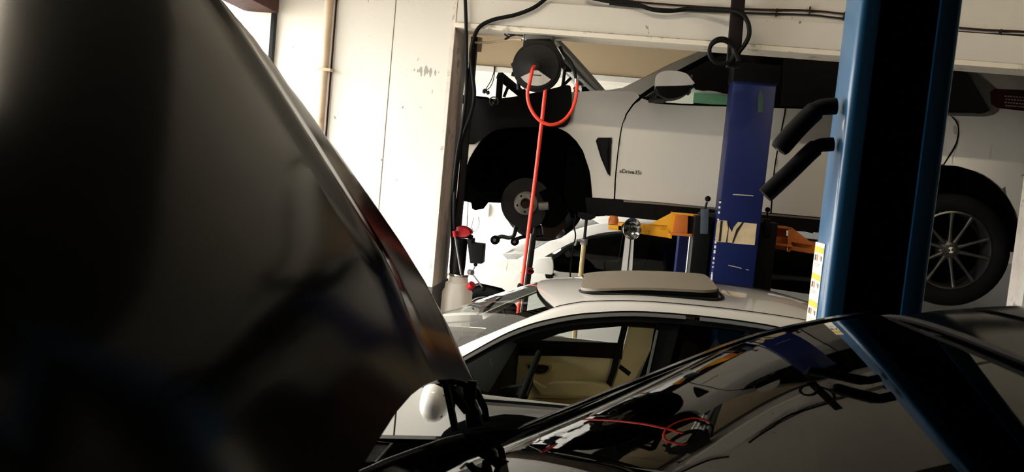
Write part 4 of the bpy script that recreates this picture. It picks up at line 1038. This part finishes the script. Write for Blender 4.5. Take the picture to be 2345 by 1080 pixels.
# lock levers with ball heads
lv = MB().bar(U(1612, 535, 5.5), U(1614, 478, 5.5), .05, .04, (0, 1, 0)).build('lock_lever', mat('slate_lock', '3b444c', rough=.5), lt, bevel=.005)
MB().tube([U(1614, 480, 5.5), U(1619, 462, 5.5)], .007, 8).build('lever_rod', M_TRIM, lv)
MB().sphere(U(1621, 455, 5.5), .019, 14).build('lever_ball', M_RUBBER, lv)
lv = MB().bar(U(1757, 540, 5.5), U(1757, 500, 5.5), .04, .035, (0, 1, 0)).build('lock_lever', M_TRIM, lt, bevel=.005)
MB().tube([U(1757, 502, 5.5), U(1757, 486, 5.5)], .006, 8).build('lever_rod', M_TRIM, lv)
MB().sphere(U(1758, 480, 5.5), .017, 14).build('lever_ball', M_RUBBER, lv)
# arms
AYd = 5.72
def plate(name, P, y0, y1, m, par, bev=.003): return MB().prism(XZ(P, AYd), y0, y1).build(name, m, par, bevel=bev)
la = plate('lift_arm', [(1415, 508), (1487, 513), (1540, 517), (1534, 544), (1480, 536), (1415, 526)], 5.66, 5.78, M_YEL, lt)
plate('arm_gusset', [(1487, 512), (1538, 485), (1546, 487), (1536, 545), (1530, 543), (1526, 515)], 5.64, 5.66, M_YEL, la)
plate('arm_clevis_top', [(1536, 485), (1603, 491), (1602, 496), (1546, 490)], 5.63, 5.80, M_YEL, la)
plate('arm_clevis_bottom', [(1534, 530), (1604, 535), (1603, 541), (1533, 536)], 5.60, 5.80, M_ORANGE, la)
plate('arm_block', [(1546, 489), (1573, 492), (1571, 534), (1538, 532)], 5.62, 5.79, M_ORANGE, la)
plate('swivel_gear', [(1573, 494), (1604, 497), (1602, 534), (1571, 532)], 5.64, 5.76, M_TRIM, la)
c = U(1404, 512, AYd)
plate('arm_tip', [(1393, 513), (1432, 516), (1430, 528), (1393, 524)], 5.66, 5.80, M_YEL, la)
MB().lathe([(.0005, 0), (.034, 0), (.034, .035), (.028, .04), (.028, .055), (.0005, .055)], c, 'z', 20).build('lifting_pad', M_ORANGE, la)
ra = plate('lift_arm', [(1800, 543), (1850, 552), (1990, 566), (1990, 592), (1850, 578), (1800, 570)], 5.66, 5.78, M_ORANGE, lt)
plate('arm_gusset', [(1801, 519), (1808, 520), (1855, 556), (1855, 560), (1806, 552), (1803, 574), (1797, 573)], 5.63, 5.66, M_ORANGE, ra)
plate('arm_clevis_top', [(1763, 514), (1806, 519), (1806, 524), (1763, 519)], 5.63, 5.80, M_ORANGE, ra)
plate('arm_clevis_bottom', [(1752, 552), (1806, 558), (1806, 563), (1752, 557)], 5.60, 5.80, M_ORANGE, ra)
plate('arm_block', [(1773, 520), (1800, 523), (1798, 572), (1766, 568)], 5.70, 5.79, M_ORANGE, ra)
# partner column and silver lift rod on the far side of the SUV
p2 = column('lift_column', 8.00, 8.20, 2.66, 'far dark blue lift column seen below the yellow lift arm')
rd = U(1582, 545, 7.9)
MB().tube([(rd.x, 7.95, .1), (rd.x, 7.95, 2.2)], .012, 10).build('lift_rod', M_SILVER, p2)
# round steel tray stuck on the arm
c = U(1442, 523, 5.56)
tr = thing('parts_tray', c, 'round shiny steel parts tray stuck on the end of the yellow lift arm', 'tray')
ax = Vector((.55, -.83, .05)).normalized(); u = ax.orthogonal().normalized(); w = ax.cross(u)
def disc(prof, n=32):
    m_ = MB(); rows_ = []
    for r, h in prof: rows_.append([c+ax*h+(u*cos(2*pi*k/n)+w*sin(2*pi*k/n))*r for k in range(n+1)])
    return m_.grid(rows_)
disc([(.0005, 0), (.045, 0), (.058, .012), (.068, .028), (.073, .030), (.073, .026), (.06, .008), (.046, -.006), (.0005, -.006)]).build('bowl', M_CHROME, tr)
disc([(.0005, -.006), (.035, -.006), (.035, -.05), (.0005, -.05)]).build('magnet', M_RUBBER, tr)
random.seed(5)
for k in range(9):
    a = random.random()*6.28; r = random.random()*.035; p = c+(u*cos(a)+w*sin(a))*r+ax*.008
    dd = (u*cos(a*3)+w*sin(a*3)); MB().tube([p-dd*.011, p+dd*.011], [.005, .004], 6).build('bolt', M_SILVER if k % 2 else M_STEEL, tr)

# ------------------------------------------------------------------ tall stands under the SUV
s1 = thing('support_stand', U(1208, 662, 6.0)*1.0, 'tall black and silver tube stand with a red clamp under the SUV front hub', 'stand')
b0 = U(1208, 662, 5.9); t0 = U(1226, 522, 5.9); s1.location = (b0.x, 5.9, 0)
dx = (t0.x-b0.x)/(t0.z-b0.z)
MB().tube([(b0.x-dx*b0.z, 5.9, .05), t0], .015, 12).build('tube', M_STEEL, s1)
MB().tube([(b0.x-dx*b0.z-.024, 5.9, .05), U(1218, 535, 5.9)], .010, 8).build('side_rod', M_TUBE, s1)
cc = U(1212, 619, 5.9)
MB().tube([cc-Vector((0, 0, .022)), cc+Vector((0, 0, .022))], .028, 12).build('clamp', M_REDP, s1)
MB().tube([cc+Vector((.0, -.03, 0)), cc+Vector((.035, -.04, 0))], .010, 8).build('clamp_knob', M_RUBBER, s1)
for a in (90, 210, 330):
    MB().tube([(b0.x-dx*b0.z, 5.9, .25), (b0.x-dx*b0.z+.25*cos(radians(a)), 5.9+.25*sin(radians(a)), .012)], .012, 8).build('foot', M_STEEL, s1)
s2y = 5.82
b1 = U(1329, 640, s2y); t1 = U(1338, 520, s2y); sx = b1.x
s2 = thing('support_stand', (sx, s2y, 0), 'thin brass coloured stand with a black pad under the SUV sill', 'stand')
MB().tube([(sx, s2y, .04), (sx, s2y, U(1333, 560, s2y).z)], .0165, 12).build('outer_tube', M_BRASS, s2)
MB().tube([(sx, s2y, U(1333, 562, s2y).z), (sx, s2y, U(1337, 497, s2y).z)], .011, 10).build('inner_rod', M_STEEL, s2)
zz = U(1333, 553, s2y).z
MB().tube([(sx, s2y, zz-.02), (sx, s2y, zz+.02)], .026, 10).build('collar', M_HUB, s2)
MB().tube([(sx, s2y-.02, zz), (sx-.05, s2y-.03, zz+.01), (sx-.06, s2y-.03, zz-.03)], .008, 8).build('locking_handle', M_HUB, s2)
zt = U(1337, 492, s2y).z
MB().prism([(sx-.062, zt+.018), (sx+.062, zt+.018), (sx+.062, zt-.008), (sx+.028, zt-.030), (sx-.028, zt-.030), (sx-.062, zt-.008)], s2y-.05, s2y+.05).build('pad', M_RUBBER, s2, bevel=.004)
for a in (30, 150, 270):
    MB().tube([(sx, s2y, .2), (sx+.22*cos(radians(a)), s2y+.22*sin(radians(a)), .012)], .011, 8).build('foot', M_BRASS, s2)

# ------------------------------------------------------------------ oil extractor
EY = 5.26
EX = U(1050, 640, EY).x
ex = thing('oil_extractor', (EX, EY, 0), 'oil extractor with translucent white tank, black pump and red cap beside the pier', 'oil extractor')
def ez(py, px=1050): return U(px, py, EY).z
r0_ = .096
prof = [(.0005, .12), (.088, .12), (r0_, .14), (r0_, ez(668)), (r0_-.012, ez(660)), (r0_-.014, ez(648)), (.064, ez(644)), (.060, ez(634)), (.060, ez(630)), (.0005, ez(630))]
mbt = MB(); b_ = 0
n = 48
rows_ = []
for k in range(n+1):
    a = 2*pi*k/n; fl = 1+.05*(1 if (k//3) % 2 else 0)
    rows_.append([Vector((EX+r*cos(a)*(fl if .139 < z < ez(668)+.001 and r > .09 else 1), EY+r*sin(a)*(fl if .139 < z < ez(668)+.001 and r > .09 else 1), z)) for r, z in prof])
mbt.grid(rows_).build('tank', M_TANK, ex)
cap = U(1078, 654, EY-.08)
MB().tube([cap+Vector((-.01, .01, -.012)), cap+Vector((.012, -.008, .012))], .024, 14).build('filler_cap', M_REDP, ex)
MB().lathe([(.06, 0), (.064, .004), (.064, .016), (.0005, .016)], (EX, EY, ez(632)), 'z', 28).build('collar', M_CHROME, ex)
hx = U(1050, 580, EY).x
MB().lathe([(.046, ez(630)), (.052, ez(610)), (.052, ez(550)), (.046, ez(545)), (.0005, ez(545))], (hx, EY, 0), 'z', 24).build('pump_body', M_TRIM, ex)
MB().prism(XZ([(1073, 545), (1085, 545), (1085, 555), (1110, 558), (1107, 602), (1080, 600), (1075, 560)], EY), EY-.07, EY+.06).build('control_box', M_PLASTIC, ex, bevel=.006)
MB().prism(XZ(smooth2([(1048, 536), (1048, 520), (1060, 517), (1075, 524), (1080, 534), (1070, 541), (1052, 541)], 3), EY), EY-.06, EY+.06).build('pump_cap', M_REDP, ex, bevel=.01)
MB().lathe([(.0005, -.012), (.056, -.010), (.06, 0), (.056, .010), (.0005, .012)], U(1063, 540, EY), 'z', 24).build('cap_ring', M_TRIM, ex)
MB().tube([U(1041, 535, EY-.085), U(1048, 580, EY-.085), U(1056, 628, EY-.085)], .007, 8).build('suction_wand', M_TUBE, ex)
MB().tube([U(1040, 528, EY-.085), U(1042, 542, EY-.085)], .014, 10).build('wand_grip', M_REDP, ex)
l1 = MB().tube([U(1078, 622, EY-.05), U(1107, 660, EY-.06)], .005, 8).build('valve_lever', M_TUBE, ex)
MB().sphere(U(1107, 661, EY-.06), .016, 12).build('lever_ball', M_RUBBER, l1)
l1 = MB().tube([U(1080, 625, EY-.05), U(1089, 606, EY-.06)], .005, 8).build('valve_lever', M_TUBE, ex)
MB().sphere(U(1089, 605, EY-.06), .014, 12).build('lever_ball', M_RUBBER, l1)
MB().tube([U(1074, 622, EY-.04), U(1082, 624, EY-.06)], .018, 10).build('valve', M_HUB, ex)
MB().box((EX-.1, EY-.1, .10), (EX+.1, EY+.1, .125)).build('trolley_base', M_REDP, ex, bevel=.01)
for a, b in ((-1, -1), (1, -1), (1, 1), (-1, 1)):
    MB().lathe([(.0005, -.015), (.05, -.015), (.05, .015), (.0005, .015)], (EX+a*.085, EY+b*.085, .05), 'y', 16).build('castor', M_RUBBER, ex)

# ================================================================== white car behind the lift
DY0, DYC = 8.42, 9.3
D = thing('white_hatchback', (.6, DYC, 0), 'white car parked beyond the lift, below the raised SUV', 'car')
def dy(x, z): return DY0+.05*((z-.6)/.4)**2+max(0, z-.92)*.33+(.3*((-1.2-x)/.6)**2 if x < -1.2 else 0)
def UD(px, py, d=0):
    y = DY0
    for _ in range(4):
        q = U(px, py, y); y = dy(q.x, q.z)+d
    return U(px, py, y)
def dm(p): return Vector((p[0], 2*DYC-p[1], p[2]))
def dpan(name, P, m, thick=.025, d=0, far=True, raw=False):
    ol = P if raw else [(v.x, v.z) for v in (UD(p[0], p[1], d) for p in P)]
    o = panel(name, ol, lambda x, z: dy(x, z)+d, thick, m, D, step=.15)
    if far: panel(name, ol, lambda x, z: 2*DYC-dy(x, z)-d, thick, m, D, step=.3, inward=-1)
    return o
DW = UD(1108, 726)
dwx, dwz = DW.x, .33
dpan('side_body', side_outline(-1.85, 2.75, dwx, dwx+2.65, dwz, .37, .2, [(2.75, .9), (1.6, .95), (.2, .905), (-.42, .89), (-.80, .97), (-.95, .96), (-1.3, .86), (-1.75, .70), (-1.85, .5)]), M_WHITE, raw=True)
ap = [UD(1172, 605), UD(1225, 575), UD(1285, 543), UD(1340, 523), UD(1400, 513), UD(1520, 510), UD(1750, 520)]
al = [UD(1190, 622), UD(1240, 590), UD(1295, 560), UD(1350, 538), UD(1410, 528), UD(1520, 525), UD(1750, 537)]
ap = smoothpath(ap, 3); al = smoothpath(al, 3)
for far in (0, 1):
    gr_ = [[p+Vector((0, .05, .01)), p, q, q+Vector((0, .03, -.005))] for p, q in zip(ap, al)]
    if far: gr_ = [[dm(v) for v in r] for r in gr_]
    MB().grid(gr_).build('roof_rail', M_WHITE, D, solid=.008)
def drow(p, bow, cr): return [Vector((p.x-bow*(1-(1-k/5)**2), p.y+.05+(dm(p).y-p.y-.10)*k/10, p.z+.01+cr*(1-(1-k/5)**2))) for k in range(11)]
MB().grid([drow(p, .12*max(0, 1-i/4), .05) for i, p in enumerate(ap[11:])]).build('roof', M_WHITE, D, solid=.01)
MB().grid([drow(p, .2-.007*i, .04) for i, p in enumerate(ap[:12])]).build('windscreen', G_CLEAR, D)
bz = [drow(ap[0], .2, .04), [p+Vector((-.3, 0, -.05)) for p in drow(ap[0], .2, .04)], [p+Vector((-.75, 0, -.2)) for p in drow(ap[0], .2, .04)], [p+Vector((-.9, 0, -.45)) for p in drow(ap[0], .2, .04)]]
MB().grid(bz).build('bonnet', M_WHITE, D, solid=.01)
dpan('front_side_glass', [(1262, 625), (1265, 592), (1300, 566), (1352, 544), (1432, 535), (1420, 628), (1350, 632)], G_DARK, 0, .01)
dpan('rear_side_glass', [(1452, 532), (1520, 530), (1750, 540), (1990, 570), (1980, 680), (1700, 660), (1447, 636)], G_DARK, 0, .01)
dpan('door_pillar', [(1434, 528), (1453, 528), (1446, 640), (1420, 640)], M_WHITE, .02, -.006)
dpan('pillar_gap', [(1444, 535), (1446, 535), (1436, 640), (1434, 640)], M_TRIM, .01, -.010, far=False)
dpan('window_trim', [(1242, 600), (1300, 563), (1352, 541), (1432, 532), (1432, 537), (1352, 547), (1302, 570), (1268, 594), (1266, 640), (1250, 636)], M_TRIM, .01, -.004, far=False)
# see-through front window on this car: opposite glass and dark cabin
MB().box((-.5, DY0+.15, .3), (1.9, 2*DYC-DY0-.15, .5)).build('cabin_floor', M_LINING, D, smooth=False)
MB().box((-.6, DY0+.15, .5), (-.2, 2*DYC-DY0-.15, .93)).build('dashboard', M_LINING, D, bevel=.05)
for y in (8.7, 9.4):
    MB().bar((.45, y+.25, .5), (.6, y+.25, 1.2), .45, .13, (1, 0, 0)).build('seat_back', M_SEAT, D, bevel=.03)
mm = smooth2([(1222, 622), (1222, 600), (1232, 591), (1255, 588), (1267, 592), (1268, 622), (1262, 626)], 3)
MB().prism(XZ(mm, 8.3), 8.2, 8.34).build('wing_mirror', M_WHITE, D, bevel=.012)
MB().bar(U(1250, 622, 8.3), U(1265, 628, 8.46), .05, .03).build('mirror_foot', M_TRIM, D)
fm = smooth2([(1141, 590), (1148, 583), (1165, 582), (1178, 583), (1165, 592), (1152, 596)], 3)
MB().prism(XZ(fm, 9.9), 9.85, 9.98).build('wing_mirror', M_TRIM, D, bevel=.01)
MB().tube([U(1177, 585, 9.9), U(1205, 592, 9.9)], .03, 8).build('mirror_foot', M_WHITE, D)
wheel(D, (dwx, DY0+.13, dwz), .33, .22, -1, 5, False, w=.2)
wheel(D, (dwx, 2*DYC-DY0-.13, dwz), .33, .22, 1, 5, False, w=.2)
wheel(D, (dwx+2.65, DY0+.13, dwz), .33, .22, -1, 5, False, w=.2)
wheel(D, (dwx+2.65, 2*DYC-DY0-.13, dwz), .33, .22, 1, 5, False, w=.2)
ar = [(x, z) for x, z in arc(dwx, dwz, .365, pi, 0, 18)]
MB().grid([[Vector((x, DY0+.03, z)), Vector((x, DY0+.3, z))] for x, z in ar]).build('wheel_arch_liner', M_UNDER, D, solid=.01)
MB().box((-1.2, DY0+.3, .2), (2.5, 2*DYC-DY0-.3, .3)).build('underbody', M_UNDER, D, smooth=False)
MB().grid([[Vector((2.75, y, z)) for y in (DY0+.05, DYC, 2*DYC-DY0-.05)] for z in (.25, .9)]+[[Vector((2.5, y, 1.4)) for y in (DY0+.2, DYC, 2*DYC-DY0-.2)]]).build('tailgate', M_WHITE, D, solid=.02)
# small wires on the ledge at the far side
t = thing('wire_bundle', U(1105, 205, 10.15), 'loose wires hanging from the white ledge above the raised SUV nose', 'wire')
MB().tube(smoothpath([U(1132, 152, 10.15), U(1131, 165, 10.15), U(1124, 185, 10.15), U(1113, 204, 10.15), U(1122, 200, 10.15), U(1130, 182, 10.15), U(1134, 152, 10.15)]), .006, 6).build('thin_wire', M_STEEL, t)
MB().tube(smoothpath([U(1113, 204, 10.15), U(1108, 212, 10.15), U(1110, 206, 10.15), U(1118, 214, 10.15), U(1117, 208, 10.15)]), .02, 6).build('black_clamp', M_TRIM, t)

# ------------------------------------------------------------------ ceiling lamps of the hall (above the frame)
for x, y, l in ((-.6, 3.0, 'left one of the two fluorescent ceiling lamps over the hall'), (2.6, 3.0, 'right one of the two fluorescent ceiling lamps over the hall')):
    t = thing('ceiling_lamp', (x, y, 4.0), l, 'lamp', 'ceiling lamps of the hall')
    MB().box((x-.65, y-.06, 3.90), (x+.65, y+.06, 3.96)).build('housing', M_WHITEWASH, t, bevel=.006)
    MB().tube([(x-.6, y, 3.87), (x+.6, y, 3.87)], .014, 12).build('tube', mat('lit_tube', 'fff0d6', emit=LAMP), t)
    for d in (-.61, .61): MB().box((x+d-.012, y-.018, 3.85), (x+d+.012, y+.018, 3.90)).build('tube_holder', M_WHITEWASH, t)
    for d in (-.4, .4): MB().tube([(x+d, y, 3.95), (x+d, y, 4.0)], .008, 8).build('hanger', M_STEEL, t)
